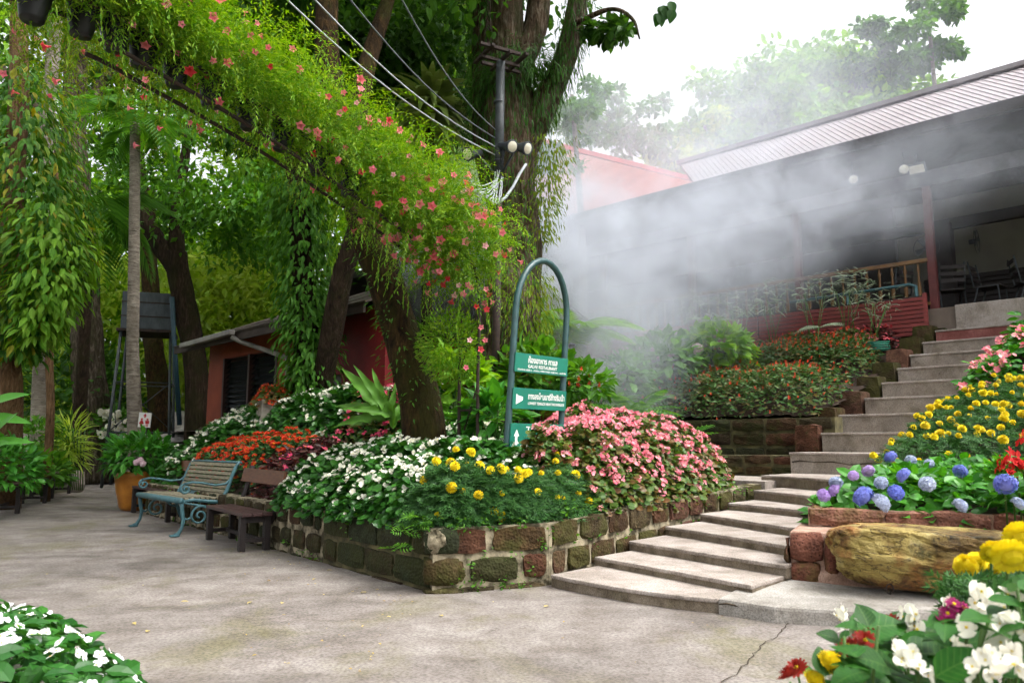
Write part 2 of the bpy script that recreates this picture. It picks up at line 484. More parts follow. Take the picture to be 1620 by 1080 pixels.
def thing(name, loc, label, cat, group=None, kind=None, rot=(0, 0, 0)):
    o = bpy.data.objects.new(name, None)
    COL.objects.link(o)
    o.location = loc
    o.rotation_euler = rot
    o.empty_display_size = .1
    WOFF[o.name] = Vector(loc)
    return tag(o, label, cat, group, kind)

class MB:
    def __init__(self):
        self.v = []; self.f = []; self.s = []
    def add(self, vs, fs, smooth=False):
        n = len(self.v)
        self.v += [tuple(p) for p in vs]
        self.f += [tuple(i + n for i in q) for q in fs]
        self.s += [smooth] * len(fs)
        return self
    def box(self, c, size, ax=None):
        """ax: 3 unit vectors or an angle about z"""
        if ax is None: ax = (Vector((1, 0, 0)), Vector((0, 1, 0)), Vector((0, 0, 1)))
        elif isinstance(ax, (int, float)):
            ax = (Vector((math.cos(ax), math.sin(ax), 0)), Vector((-math.sin(ax), math.cos(ax), 0)), Vector((0, 0, 1)))
        c = Vector(c); vs = []
        for k in (-.5, .5):
            for j in (-.5, .5):
                for i in (-.5, .5):
                    vs.append(c + ax[0] * size[0] * i + ax[1] * size[1] * j + ax[2] * size[2] * k)
        return self.add(vs, [(0, 2, 3, 1), (4, 5, 7, 6), (0, 1, 5, 4), (2, 6, 7, 3), (0, 4, 6, 2), (1, 3, 7, 5)])
    def bar(self, a, b, w, h, up=(0, 0, 1)):
        a, b = Vector(a), Vector(b)
        d = (b - a); L = d.length; d.normalize()
        up = Vector(up)
        sx = d.cross(up)
        if sx.length < 1e-4: sx = d.cross(Vector((1, 0, 0)))
        sx.normalize(); uz = sx.cross(d).normalized()
        return self.box((a + b) / 2, (L, w, h), (d, sx, uz))
    def tube(self, pts, rad, n=8, cap=True, flat=1.0):
        pts = [Vector(p) for p in pts]
        if not hasattr(rad, '__len__'): rad = [rad] * len(pts)
        vs, fs = [], []
        ref = None
        for i, p in enumerate(pts):
            t = (pts[min(i + 1, len(pts) - 1)] - pts[max(i - 1, 0)]).normalized()
            if ref is None:
                ref = Vector((0, 0, 1)) if abs(t.z) < .9 else Vector((1, 0, 0))
            a = t.cross(ref)
            if a.length < 1e-4: a = t.cross(Vector((0, 1, 0)))
            a.normalize(); b = a.cross(t).normalized(); ref = b
            for k in range(n):
                an = 2 * math.pi * k / n
                vs.append(p + (a * math.cos(an) * flat + b * math.sin(an)) * rad[i])
        for i in range(len(pts) - 1):
            for k in range(n):
                k2 = (k + 1) % n
                fs.append((i * n + k, i * n + k2, (i + 1) * n + k2, (i + 1) * n + k))
        if cap:
            fs.append(tuple(range(n - 1, -1, -1)))
            fs.append(tuple((len(pts) - 1) * n + k for k in range(n)))
        return self.add(vs, fs, True)
    def lathe(self, c, prof, n=24):
        c = Vector(c); vs, fs = [], []
        for r, z in prof:
            for k in range(n):
                a = 2 * math.pi * k / n
                vs.append(c + Vector((r * math.cos(a), r * math.sin(a), z)))
        for i in range(len(prof) - 1):
            for k in range(n):
                k2 = (k + 1) % n
                fs.append((i * n + k, i * n + k2, (i + 1) * n + k2, (i + 1) * n + k))
        fs.append(tuple(range(n - 1, -1, -1)))
        fs.append(tuple((len(prof) - 1) * n + k for k in range(n)))
        return self.add(vs, fs, True)
    def prism(self, poly, z0, z1):
        """poly: ccw xy points; z0/z1 numbers or lists"""
        n = len(poly)
        zz0 = z0 if hasattr(z0, '__len__') else [z0] * n
        zz1 = z1 if hasattr(z1, '__len__') else [z1] * n
        vs = [(p[0], p[1], zz0[i]) for i, p in enumerate(poly)] + [(p[0], p[1], zz1[i]) for i, p in enumerate(poly)]
        fs = [tuple(range(n - 1, -1, -1)), tuple(range(n, 2 * n))]
        fs += [(i, (i + 1) % n, n + (i + 1) % n, n + i) for i in range(n)]
        return self.add(vs, fs)
    def slab(self, quad, th):
        """flat plate: 3d corner points, extruded against its normal"""
        q = [Vector(p) for p in quad]
        nrm = (q[1] - q[0]).cross(q[-1] - q[0]).normalized()
        n = len(q)
        vs = q + [p - nrm * th for p in q]
        fs = [tuple(range(n)), tuple(range(2 * n - 1, n - 1, -1))]
        fs += [(i, n + i, n + (i + 1) % n, (i + 1) % n) for i in range(n)]
        return self.add(vs, fs)
    def build(self, name, mat, parent=None, local=False, bevel=0.0, kind=None, root=None):
        me = bpy.data.meshes.new(name)
        off = Vector((0, 0, 0))
        if parent is not None and not local:
            r = parent
            while r.parent: r = r.parent
            off = WOFF.get(r.name, Vector((0, 0, 0)))
        me.from_pydata([(p[0] - off.x, p[1] - off.y, p[2] - off.z) for p in self.v], [], self.f)
        me.polygons.foreach_set('use_smooth', self.s)
        if bevel:
            bm = bmesh.new(); bm.from_mesh(me)
            ed = [e for e in bm.edges if len(e.link_faces) == 2 and e.calc_face_angle(0) > .5]
            bmesh.ops.bevel(bm, geom=ed, offset=bevel, segments=2, profile=.6, affect='EDGES', clamp_overlap=True)
            bm.to_mesh(me); bm.free()
        me.materials.append(M[mat] if isinstance(mat, str) else mat)
        me.update()
        o = bpy.data.objects.new(name, me)
        COL.objects.link(o)
        if parent is not None: o.parent = parent
        if parent is None: WOFF[o.name] = Vector((0, 0, 0))
        if kind: o['kind'] = kind
        return o

def inst(name, mesh, parent, loc, rot=(0, 0, 0), scale=1.0):
    o = bpy.data.objects.new(name, mesh)
    COL.objects.link(o)
    off = WOFF.get(parent.name, Vector((0, 0, 0)))
    o.parent = parent
    o.location = Vector(loc) - off
    o.rotation_euler = rot
    o.scale = (scale,) * 3 if not hasattr(scale, '__len__') else scale
    return o

def mesh_of(name, vs, fs, mat, smooth=False):
    me = bpy.data.meshes.new(name)
    me.from_pydata([tuple(v) for v in vs], [], fs)
    if smooth: me.polygons.foreach_set('use_smooth', [True] * len(fs))
    for q in (mat if isinstance(mat, (list, tuple)) else [mat]):
        me.materials.append(M[q])
    me.update()
    return me

# ---- scatter: many small leaves in one mesh
def tri_mesh(name, V, F, mat, smooth=False):
    me = bpy.data.meshes.new(name)
    nv, nf = len(V), len(F)
    me.vertices.add(nv)
    me.vertices.foreach_set('co', np.asarray(V, dtype=np.float32).ravel())
    me.loops.add(nf * 3)
    me.loops.foreach_set('vertex_index', np.asarray(F, dtype=np.int32).ravel())
    me.polygons.add(nf)
    me.polygons.foreach_set('loop_start', np.arange(0, nf * 3, 3, dtype=np.int32))
    me.polygons.foreach_set('use_smooth', np.full(nf, smooth, dtype=bool))
    me.materials.append(M[mat])
    me.update(calc_edges=True)
    me.validate()
    return me

def norm(a):
    return a / np.maximum(np.linalg.norm(a, axis=-1, keepdims=True), 1e-9)

def scatter_vf(tm, pos, axis, up, scale):
    tv, tf = tm
    pos, axis, up = np.asarray(pos, float), norm(np.asarray(axis, float)), np.asarray(up, float)
    x = norm(np.cross(axis, up)); z = np.cross(x, axis)
    s = np.asarray(scale, float).reshape(-1, 1, 1)
    V = pos[:, None, :] + s * (tv[None, :, 0:1] * x[:, None, :] + tv[None, :, 1:2] * axis[:, None, :] + tv[None, :, 2:3] * z[:, None, :])
    N, k = len(pos), len(tv)
    F = (tf[None] + (np.arange(N) * k)[:, None, None]).reshape(-1, 3)
    return V.reshape(-1, 3), F

def scatter(name, tm, pos, axis, up, scale, mat, parent=None, kind='stuff'):
    V, F = scatter_vf(tm, pos, axis, up, scale)
    if parent is not None:
        r = parent
        while r.parent: r = r.parent
        V = V - np.array(WOFF.get(r.name, Vector((0, 0, 0))))
    o = bpy.data.objects.new(name, tri_mesh(name, V, F, mat))
    COL.objects.link(o)
    if parent is not None: o.parent = parent
    if kind: o['kind'] = kind
    return o

def tmpl(v, f):
    return np.array(v, float), np.array(f, int)

LF_DIAMOND = tmpl([(0, 0, 0), (-.24, .42, .07), (0, 1, -.06), (.24, .42, .07)], [(0, 2, 1), (0, 3, 2)])
LF_NARROW = tmpl([(0, 0, 0), (-.13, .4, .04), (0, 1, -.1), (.13, .4, .04)], [(0, 2, 1), (0, 3, 2)])
LF_OVAL = tmpl([(0, 0, 0), (-.27, .28, .05), (-.23, .68, .02), (0, 1, -.12), (.23, .68, .02), (.27, .28, .05), (0, .5, -.02)],
               [(6, 1, 0), (6, 2, 1), (6, 3, 2), (6, 4, 3), (6, 5, 4), (6, 0, 5)])
LF_LANCE = tmpl([(0, 0, 0), (-.15, .25, .04), (-.17, .55, .03), (0, 1, -.16), (.17, .55, .03), (.15, .25, .04), (0, .5, -.03)],
                [(6, 1, 0), (6, 2, 1), (6, 3, 2), (6, 4, 3), (6, 5, 4), (6, 0, 5)])
LF_ROUND = tmpl([(0, .05, 0), (-.36, .05, .05), (-.46, .45, .08), (-.26, .85, .0), (0, 1, -.1), (.3, .8, .0), (.42, .4, .08), (.3, .02, .05), (0, .45, -.02)],
                [(8, 1, 0), (8, 2, 1), (8, 3, 2), (8, 4, 3), (8, 5, 4), (8, 6, 5), (8, 7, 6), (8, 0, 7)])

def t_join(parts):
    V, F, n = [], [], 0
    for v, f in parts:
        V.append(v); F.append(f + n); n += len(v)
    return np.vstack(V), np.vstack(F)

def t_place(tm, at, yaw=0, pitch=0, s=1.0, roll=0):
    v, f = tm
    R = (Matrix.Translation(at) @ Matrix.Rotation(yaw, 4, 'Z') @ Matrix.Rotation(pitch, 4, 'X') @ Matrix.Rotation(roll, 4, 'Y'))
    A = np.array(R)
    return (v * s) @ A[:3, :3].T + A[:3, 3], f

LF_PINNATE = t_join([t_place(LF_NARROW, (0, .12 + .2 * i, 0), sgn * (.95 - .1 * i), .1, .48 - .05 * i) for i in range(4) for sgn in (-1, 1)]
                    + [t_place(LF_NARROW, (0, .7, -.02), 0, 0, .4)])
def t_blade(w=.06, n=5, droop=.5):
    V, F = [], []
    for i in range(n + 1):
        t = i / n
        ww = w * math.sin(math.pi * min(.98, .12 + .86 * t)) ** .6 * (1 - .6 * t)
        y = t * (1 - .25 * droop * t); z = -droop * t * t * .6
        V += [(-ww, y, z + .3 * ww), (ww, y, z + .3 * ww)]
    for i in range(n):
        a = 2 * i
        F += [(a, a + 1, a + 3), (a, a + 3, a + 2)]
    return tmpl(V, F)
LF_BLADE = t_blade(.055, 5, .55)
LF_STRAP = t_blade(.11, 6, .9)
def t_frond(n=12, droop=.7, w=.3, arch=.0, leaf=None):
    parts = []
    for i in range(n):
        t = (i + 1) / (n + 1)
        y = t * (1 - .2 * droop * t); z = arch * math.sin(math.pi * t) - droop * .6 * t * t
        L = w * (math.sin(math.pi * (.12 + .86 * t)) ** .7)
        for sgn in (-1, 1):
            parts.append(t_place(leaf or LF_NARROW, (0, y, z), sgn * 1.1, -.25 - droop * .5 * t, L))
    return t_join(parts)
LF_THIN = tmpl([(0, 0, 0), (-.055, .35, .02), (0, 1, -.15), (.055, .35, .02)], [(0, 2, 1), (0, 3, 2)])
LF_FERN = t_frond(13, .6, .22)
LF_PALM = t_frond(26, 1.0, .36, .12, LF_THIN)

def bumpy(x, y, k=3.0, seed=0.0):
    return (np.sin(x * k + seed) * np.cos(y * k * 1.13 + seed * 1.7) + .6 * np.sin(x * k * 2.3 + 1.3 + seed) * np.sin(y * k * 2.1 + .4)
            + .4 * np.sin((x + y) * k * 3.7 + seed * 2)) / 2.0

def in_poly(x, y, poly):
    x, y = np.asarray(x), np.asarray(y)
    r = np.zeros(x.shape, bool)
    n = len(poly)
    for i in range(n):
        x1, y1 = poly[i][0], poly[i][1]; x2, y2 = poly[(i + 1) % n][0], poly[(i + 1) % n][1]
        c = ((y1 > y) != (y2 > y)) & (x < (x2 - x1) * (y - y1) / (y2 - y1 + 1e-12) + x1)
        r ^= c
    return r

def edge_dist(x, y, poly, closed=True):
    x, y = np.asarray(x, float), np.asarray(y, float)
    d = np.full(x.shape, 1e9)
    n = len(poly)
    for i in range(n if closed else n - 1):
        a = poly[i]; b = poly[(i + 1) % n]
        dx, dy = b[0] - a[0], b[1] - a[1]
        t = np.clip(((x - a[0]) * dx + (y - a[1]) * dy) / (dx * dx + dy * dy + 1e-12), 0, 1)
        d = np.minimum(d, np.hypot(x - a[0] - t * dx, y - a[1] - t * dy))
    return d

def poly_pts(poly, n):
    xs = [p[0] for p in poly]; ys = [p[1] for p in poly]
    ox, oy = np.zeros(0), np.zeros(0)
    while len(ox) < n:
        x = RNG.uniform(min(xs), max(xs), n * 2); y = RNG.uniform(min(ys), max(ys), n * 2)
        k = in_poly(x, y, poly)
        ox = np.append(ox, x[k]); oy = np.append(oy, y[k])
    return ox[:n], oy[:n]

def rand_dirs(n, zlo=-1, zhi=1):
    a = RNG.uniform(0, 2 * np.pi, n); z = RNG.uniform(zlo, zhi, n); r = np.sqrt(np.maximum(0, 1 - z * z))
    return np.stack([r * np.cos(a), r * np.sin(a), z], 1)

# ---- flowers (small shared meshes; +Z is the way the flower looks)
def petal(L, W, cup=.2, tip=0.0):
    return tmpl([(0, 0, 0), (-W, L * .55, cup * L * .5), (-W * .55, L * .92, cup * L), (W * .55, L * .92, cup * L), (W, L * .55, cup * L * .5), (0, L * (1 + tip), cup * L * .95)],
                [(0, 4, 1), (1, 4, 3), (1, 3, 2), (2, 3, 5)])
def ring(pt, n, pitch, r=0.0, z=0.0, ph=0.0, s=1.0):
    return [t_place(pt, (-math.sin(ph + 2 * math.pi * i / n) * r, math.cos(ph + 2 * math.pi * i / n) * r, z), ph + 2 * math.pi * i / n, pitch, s * random.uniform(.88, 1.1)) for i in range(n)]
def fl_mesh(name, parts, mat, extra=None):
    v, f = t_join(parts)
    me = tri_mesh(name, v, f, mat)
    if extra:
        v2, f2 = t_join(extra[0])
        k = len(f)
        me2 = bpy.data.meshes.new(name)
        me2.from_pydata(np.vstack([v, v2]).tolist(), [], np.vstack([f, f2 + len(v)]).tolist())
        me2.materials.append(M[mat]); me2.materials.append(M[extra[1]])
        me2.polygons.foreach_set('material_index', [0] * k + [1] * len(f2))
        me2.update()
        return me2
    return me
def ball(r, n=6, m=4, at=(0, 0, 0)):
    V, F = [], []
    for j in range(m + 1):
        ph = math.pi * j / m
        for i in range(n):
            th = 2 * math.pi * i / n
            V.append((at[0] + r * math.sin(ph) * math.cos(th), at[1] + r * math.sin(ph) * math.sin(th), at[2] + r * math.cos(ph)))
    for j in range(m):
        for i in range(n):
            a = j * n + i; b = j * n + (i + 1) % n
            F += [(a, a + n, b + n), (a, b + n, b)]
    return tmpl(V, F)

def begonia_cluster(name, mat, k=5, size=1.0, spread=.03, eye='fl_yellow'):
    parts, eyes = [], []
    for i in range(k):
        a = random.uniform(0, 6.28); r = spread * math.sqrt(random.random()); z = random.uniform(-.012, .015)
        c = (r * math.cos(a) * 1.2, r * math.sin(a) * 1.2, z)
        R = Matrix.Translation(c) @ Matrix.Rotation(random.uniform(-.7, .7), 4, 'X') @ Matrix.Rotation(random.uniform(-.7, .7), 4, 'Y') @ Matrix.Rotation(a, 4, 'Z')
        A = np.array(R)
        w = petal(.019 * size * random.uniform(.85, 1.1), .0135 * size, random.uniform(.05, .5)); nrw = petal(.014 * size, .007 * size, .25)
        for yaw, pt in ((0, w), (math.pi, w), (1.57, nrw), (-1.57, nrw)):
            v, f = t_place(pt, (0, 0, 0), yaw, .2)
            parts.append((v @ A[:3, :3].T + A[:3, 3], f))
        v, f = ball(.0027 * size, 5, 3, (0, 0, .002))
        eyes.append((v @ A[:3, :3].T + A[:3, 3], f))
    return fl_mesh(name, parts, mat, (eyes, eye))

def pompom(name, mat, r=.03, layers=7, k=13):
    pt = petal(.6, .2 if k < 18 else .14, .35)
    parts = []
    for j in range(layers):
        t = j / (layers - 1)
        pitch = -.55 + t * 1.9
        parts += ring(pt, max(4, int(k * (1 - .55 * t))), pitch, .45 * r * (1 - t ** 2), (-.3 + .72 * t) * r, random.uniform(0, 1), r * (1.0 - .15 * t))
    parts.append(t_place(ball(.72 * r, 8, 5), (0, 0, 0)))
    return fl_mesh(name, parts, mat)

def hydrangea_head(name, mat, r=.075, k=130):
    pt = petal(.0145, .009, .1)
    parts = []
    for i in range(k):
        z = 1 - 1.45 * (i + .5) / k; a = i * 2.39996
        rr = math.sqrt(max(0, 1 - z * z))
        d = Vector((rr * math.cos(a), rr * math.sin(a), z))
        d2 = (d + Vector((random.uniform(-.35, .35), random.uniform(-.35, .35), random.uniform(-.35, .35)))).normalized()
        A = np.array(d2.to_track_quat('Z', 'Y').to_matrix())
        for v, f in ring(pt, 4, .12, 0, 0, random.random() * 1.5, random.uniform(.9, 1.15)):
            parts.append((v @ A.T + np.array(d) * r * random.uniform(.84, 1.08), f))
    parts.append(ball(r * .7, 8, 5))
    return fl_mesh(name, parts, mat)

def trumpet(name, mat, s=1.0):
    V, F = [], []
    n = 10
    prof = [(.004, 0), (.006, .018), (.010, .034), (.020, .046)]
    for r, z in prof:
        for i in range(n):
            a = 2 * math.pi * i / n
            V.append((r * math.cos(a) * s, r * math.sin(a) * s, z * s))
    for i in range(n):
        a = 2 * math.pi * i / n
        r = .034 if i % 2 == 0 else .021
        V.append((r * math.cos(a) * s, r * math.sin(a) * s, (.047 if i % 2 == 0 else .049) * s))
    for j in range(4):
        for i in range(n):
            a = j * n + i; b = j * n + (i + 1) % n
            F += [(a, b, b + n), (a, b + n, a + n)]
    return tri_mesh(name, V, F, mat)

def daisy(name, mat, r=.028, n=14, k=3):
    parts = []
    for j in range(k):
        parts += ring(petal(1, .17, .12), n - 3 * j, .15 + .35 * j, 0, .004 * j, j * .3, r * (1 - .22 * j))
    return fl_mesh(name, parts, mat, ([ball(r * .22, 6, 3, (0, 0, .006))], 'fl_yellow'))

def five_petal(name, mat, r=.024, k=1, spread=0.0, eye='fl_yellow'):
    parts, eyes = [], []
    for q in range(k):
        a = q * 2.4; rr = spread * math.sqrt((q + .3) / k)
        c = (rr * math.cos(a), rr * math.sin(a), random.uniform(-.3, .3) * spread)
        A = np.array(Matrix.Translation(c) @ Matrix.Rotation(random.uniform(-.5, .5) * (k > 1), 4, 'X') @ Matrix.Rotation(random.uniform(-.5, .5) * (k > 1), 4, 'Y'))
        for v, f in ring(petal(1, .46, .06), 5, .12, 0, 0, a, r):
            parts.append((v @ A[:3, :3].T + A[:3, 3], f))
        v, f = ball(r * .14, 5, 3, (0, 0, .002))
        eyes.append((v @ A[:3, :3].T + A[:3, 3], f))
    return fl_mesh(name, parts, mat, (eyes, eye))

def spike(name, mat, h=.05):
    parts = []
    for j in range(4):
        parts += ring(petal(1, .3, .2), 3, .5, 0, j * h / 4, j * .9, .02 * (1 - .15 * j))
    return fl_mesh(name, parts, mat)

# ================================================================== the setting
def sheet(name, poly, z, mat, n=1):
    o = MB().add([(p[0], p[1], z) for p in poly], [tuple(range(len(poly)))]).build(name, mat)
    return tag(o, kind='structure')

sheet('ground', [(-900, -900), (900, -900), (900, 900), (-900, 900)], -.02, 'ground')
court = sheet('courtyard', [(-9, -6), (9, -6), (9, 5.0), (4, 9.5), (0, 12), (-6, 13), (-8.3, 18), (-10.8, 25), (-13.8, 24),
                            (-12.2, 22), (-9.6, 17), (-9.6, 13), (-9.5, 6)], -.004, 'court')

# crack across the courtyard and fallen bits
def crack_line(pts, w, name='crack', z=.002, parent=None):
    q = []
    for a, b in zip(pts[:-1], pts[1:]):
        for t in np.linspace(0, 1, 8)[:-1]:
            q.append(a.lerp(b, t))
    q.append(pts[-1])
    V, F = [], []
    for i, p in enumerate(q):
        d = (q[min(i + 1, len(q) - 1)] - q[max(i - 1, 0)]).normalized()
        nrm = Vector((-d.y, d.x, 0))
        j = nrm * random.uniform(-.015, .015)
        ww = w * random.uniform(.4, 1.3)
        V += [p + j + nrm * ww, p + j - nrm * ww]
        if i: F.append((2 * i - 2, 2 * i - 1, 2 * i + 1, 2 * i))
    mb = MB().add([(v.x, v.y, z) for v in V], F)
    return mb.build(name, 'crack', parent)
crack_line([G(1262, 976), G(1240, 995), G(1205, 1022), G(1180, 1050), G(1145, 1080)], .004, parent=court)

# ---------------- stairs
stairs = thing('garden_stairs', (.9, 5.4, 0), 'pale concrete garden stairs climbing from the courtyard to the terrace', 'stairs')
ZT = [.085, .15, .225, .30, .37, .44, .54, .67]
EDGE = [[(872, 908), (1000, 931), (1137, 946)], [(942, 880), (1060, 901), (1190, 925)], [(995, 855), (1110, 873), (1243, 893)],
        [(1053, 832), (1140, 845), (1243, 862)], [(1108, 812), (1175, 822), (1260, 835)], [(1152, 795), (1210, 800), (1285, 808)],
        [(1192, 775), (1240, 779), (1290, 785)], [(1225, 752), (1290, 756), (1345, 760)]]
def quad_bez(a, b, c, n=26):
    m = b * 2 - (a + c) / 2
    return [NV * random.uniform(-.006, .006) + a * (1 - t) ** 2 + m * 2 * t * (1 - t) + c * t * t for t in np.linspace(0, 1, n)]
prev = -.03
for i, (z, e) in enumerate(zip(ZT, EDGE)):
    a, b, c = [G(*p, z=z) for p in e]
    fr = quad_bez(a, b, c)
    if i >= 3:
        fr.append(fr[-1] + (EV * .55 + Vector((0, -.05, 0))))
    dep = .95 if i < 7 else 1.4
    if i == 7: fr = [fr[0] + Vector((-.12, .1, 0))] + fr
    bk = [fr[-1] + NV * dep, fr[0] + NV * dep]
    poly = [(p.x, p.y) for p in fr + bk]
    MB().prism(poly, prev - .02, z - .028).build('riser', 'riser_dirty', stairs)
    fr2 = [p - NV * .012 for p in fr]
    MB().prism([(p.x, p.y) for p in fr2 + bk], z - .028, z).build('tread', 'step', stairs, bevel=.009)
    prev = z
UPL = [(1250, 715), (1300, 684), (1328, 657), (1368, 630), (1395, 605), (1420, 582), (1440, 562), (1460, 542), (1480, 521), (1505, 504)]
UP = []
for k, q in enumerate(UPL):
    L = P(*q, Y=9.7 + .375 * k)
    z = .93 + .25 * k
    UP.append(Vector((L.x, L.y, z)))
    wid = 1.5
    r = L + EV * wid
    dep = .8 if k < 9 else 1.2
    poly = [(p.x, p.y) for p in (L, r, r + NV * dep, L + NV * dep)]
    st = MB().prism(poly, (prev if k else .6) - .04, z - .03)
    st.build('riser', 'riser' if k < 8 else 'redstep', stairs)
    noz = [L - NV * .018 - EV * .01] + [L + EV * wid * t - NV * (.018 + random.uniform(-.005, .005)) for t in np.linspace(.05, .95, 16)] + [r - NV * .018, r + NV * dep, L + NV * dep - EV * .01]
    MB().prism([(p.x, p.y) for p in noz], z - .03, z).build('tread', 'step' if k < 9 else 'riser', stairs, bevel=.008)
    prev = z
# crack in the tall riser
a = UP[0] - NV * .004 + EV * .02
pts = [a + EV * (1.5 * t) + Vector((0, 0, -.12 + .012 * math.sin(9 * t) + .01 * math.sin(23 * t))) for t in np.linspace(0, 1, 16)]
MB().tube(pts, [.006 + .003 * math.sin(i * 1.7) for i in range(16)], 4).build('crack', 'crack', stairs)

# apron slab in front of the right-hand planter
ap = [G(1135, 947, .085), G(1225, 960, .085), G(1350, 967, .085), G(1500, 963, .085), G(1520, 935, .10), G(1390, 917, .11), G(1290, 903, .12), G(1238, 900, .13), G(1195, 915, .12)]
apron = MB().prism([(p.x, p.y) for p in ap], -.05, [p.z + .004 for p in ap])
apron_o = apron.build('concrete_apron', 'apron', bevel=.02)
tag(apron_o, 'pale grey cracked concrete slab in front of the ochre boulder', 'slab')
fr_ = [G(1137, 955, .06), G(1225, 966, .05), G(1350, 972, .05), G(1498, 970, .055)]
cp_ = [fr_[i].lerp(fr_[i + 1], t) + Vector((0, -.006, .012 * math.sin(t * 9 + i * 2))) for i in range(3) for t in np.linspace(0, 1, 8)]
MB().tube(cp_, [.004 + .003 * abs(math.sin(k * 1.3)) for k in range(len(cp_))], 4).build('crack', 'crack', apron_o)
q = [G(1140, 955, .05) - Vector((0, .012, 0)) + (G(1490, 968, .04) - G(1140, 955, .05)) * t + Vector((0, -.05 * math.sin(math.pi * t) * 0, .012 * math.sin(t * 14))) for t in np.linspace(0, 1, 24)]

# ---------------- rough block
def base_block():
    bm = bmesh.new()
    bmesh.ops.create_cube(bm, size=2)
    bmesh.ops.subdivide_edges(bm, edges=bm.edges[:], cuts=2, use_grid_fill=True)
    v = np.array([w.co[:] for w in bm.verts]); f = [tuple(w.index for w in q.verts) for q in bm.faces]
    bm.free()
    return v, f
BB_V, BB_F = base_block()
def rough_block(c, size, ax, rough=.012, rnd=.02, seed=0):
    """block with worn edges; c centre, size along the three axes ax"""
    rs = np.random.default_rng(seed)
    v = BB_V.copy()
    ext = (np.abs(v) > .99).sum(1)
    half = np.array(size) / 2
    w = v * half
    pull = np.where(ext >= 3, rnd * 1.4, np.where(ext == 2, rnd * .8, 0))
    w = np.sign(v) * np.maximum(np.abs(w) - pull[:, None] * (np.abs(v) > .99), 0) + 0
    inner = np.abs(v) < .99
    w = np.where(inner, v * half, w)
    w += rs.normal(0, rough, w.shape) * .6
    A = np.array([list(a) for a in ax])
    return w @ A + np.array(c), BB_F

def block_run(root, a, b, ztop0, ztop1, courses, mats, name='stone_block', thick=.2, lmin=.28, lmax=.45, gap=.028, seed=1, zfloor=-1, proud=.0, lens=None):
    """one straight run of coursed blocks with its face on the line a-b (outside to the right of a->b)"""
    a, b = Vector(a).to_2d(), Vector(b).to_2d()
    d = (b - a); L = d.length; d.normalize()
    nrm = Vector((d.y, -d.x))
    rs = random.Random(seed)
    zoff = 0
    for ci, h in enumerate(courses):
        s = gap / 2 + (0 if ci % 2 == 0 else -.0)
        first = True
        while s < L - .06:
            l = rs.uniform(lmin, lmax)
            if first and ci % 2: l *= .55
            first = False
            if L - (s + l) < .16: l = L - s - gap / 2
            m = s + l / 2
            zt = ztop0 + (ztop1 - ztop0) * m / L - zoff
            if zt - h * .5 > zfloor:
                p = a + d * m - nrm * (thick / 2 + rs.uniform(-.006, .008) - proud)
                slope = (ztop1 - ztop0) / L
                ax = (Vector((d.x, d.y, slope)).normalized(), Vector((-nrm.x, -nrm.y, 0)), Vector((0, 0, 1)))
                v, f = rough_block((p.x, p.y, zt - h / 2 + rs.uniform(-.006, .006)), (l - gap, thick, h - gap * rs.uniform(.6, 1)), ax, .008, .012, rs.randrange(1 << 30))
                MB().add(v, f, False).build(name, rs.choice(mats), root)
            s += l
        zoff += h
    # mortar core set back behind the faces
    q = [a - nrm * .03, b - nrm * .03, b - nrm * (thick - .02), a - nrm * (thick - .02)]
    zt = [ztop0 - .012, ztop1 - .012, ztop1 - .012, ztop0 - .012]
    zb = [ztop0 - sum(courses), ztop1 - sum(courses), ztop1 - sum(courses), ztop0 - sum(courses)]
    return MB().prism([(p.x, p.y) for p in q], zb, zt)

WA, WC, WD, WE = Vector((-5.55, 11.65)), Vector((-.55, 5.5)), Vector((.30, 5.83)), Vector((2.85, 8.72))
wall = thing('planter_wall', (WC.x, WC.y, 0), 'low mossy stone block wall holding the big flower bed at the courtyard corner', 'wall')
WM = Vector((-1.7, 6.915))      # split: the far left half has pale mortar, the near half is dark with moss
block_run(wall, WA, WM, .46, .46, (.21, .21, .12), ['block_dark', 'block_dark', 'block'], seed=3, lmin=.25, lmax=.33, gap=.05).build('mortar', 'mortar', wall)
block_run(wall, WM, WC + Vector((-.03, .05)), .46, .455, (.23, .21, .12), ['block_dark', 'block_dark', 'block'], seed=5, lmin=.4, lmax=.52, gap=.02).build('mortar', 'mortar_moss', wall)
block_run(wall, WC, WD, .455, .46, (.215, .2, .12), ['block', 'block', 'block_dark'], seed=8, lmin=.38, lmax=.5, gap=.035).build('mortar', 'mortar', wall)
block_run(wall, WD, WE, .46, .60, (.21, .2, .15, .15), ['block', 'block', 'block_red'], seed=11, lmin=.3, lmax=.42, gap=.03).build('mortar', 'mortar', wall)
# corner lump of pale mortar and a stuck pebble
v, f = rough_block((WC.x - .0, WC.y + .035, .36), (.15, .09, .17), (Vector((.9, -.3, 0)).normalized(), Vector((.3, .9, 0)).normalized(), Vector((0, 0, 1))), .014, .04, 5)
MB().add(v, f, True).build('mortar_lump', 'mortar', wall)
for k, (z, h) in enumerate(((.355, .2), (.14, .2), (.0, .08))):
    v, f = rough_block((WC.x + .04, WC.y + .125, z), (.26, .2, h), (Vector((.96, .1, 0)).normalized(), Vector((-.1, .96, 0)).normalized(), Vector((0, 0, 1))), .009, .016, 40 + k)
    MB().add(v, f, True).build('stone_block', 'block' if k else 'block_dark', wall)

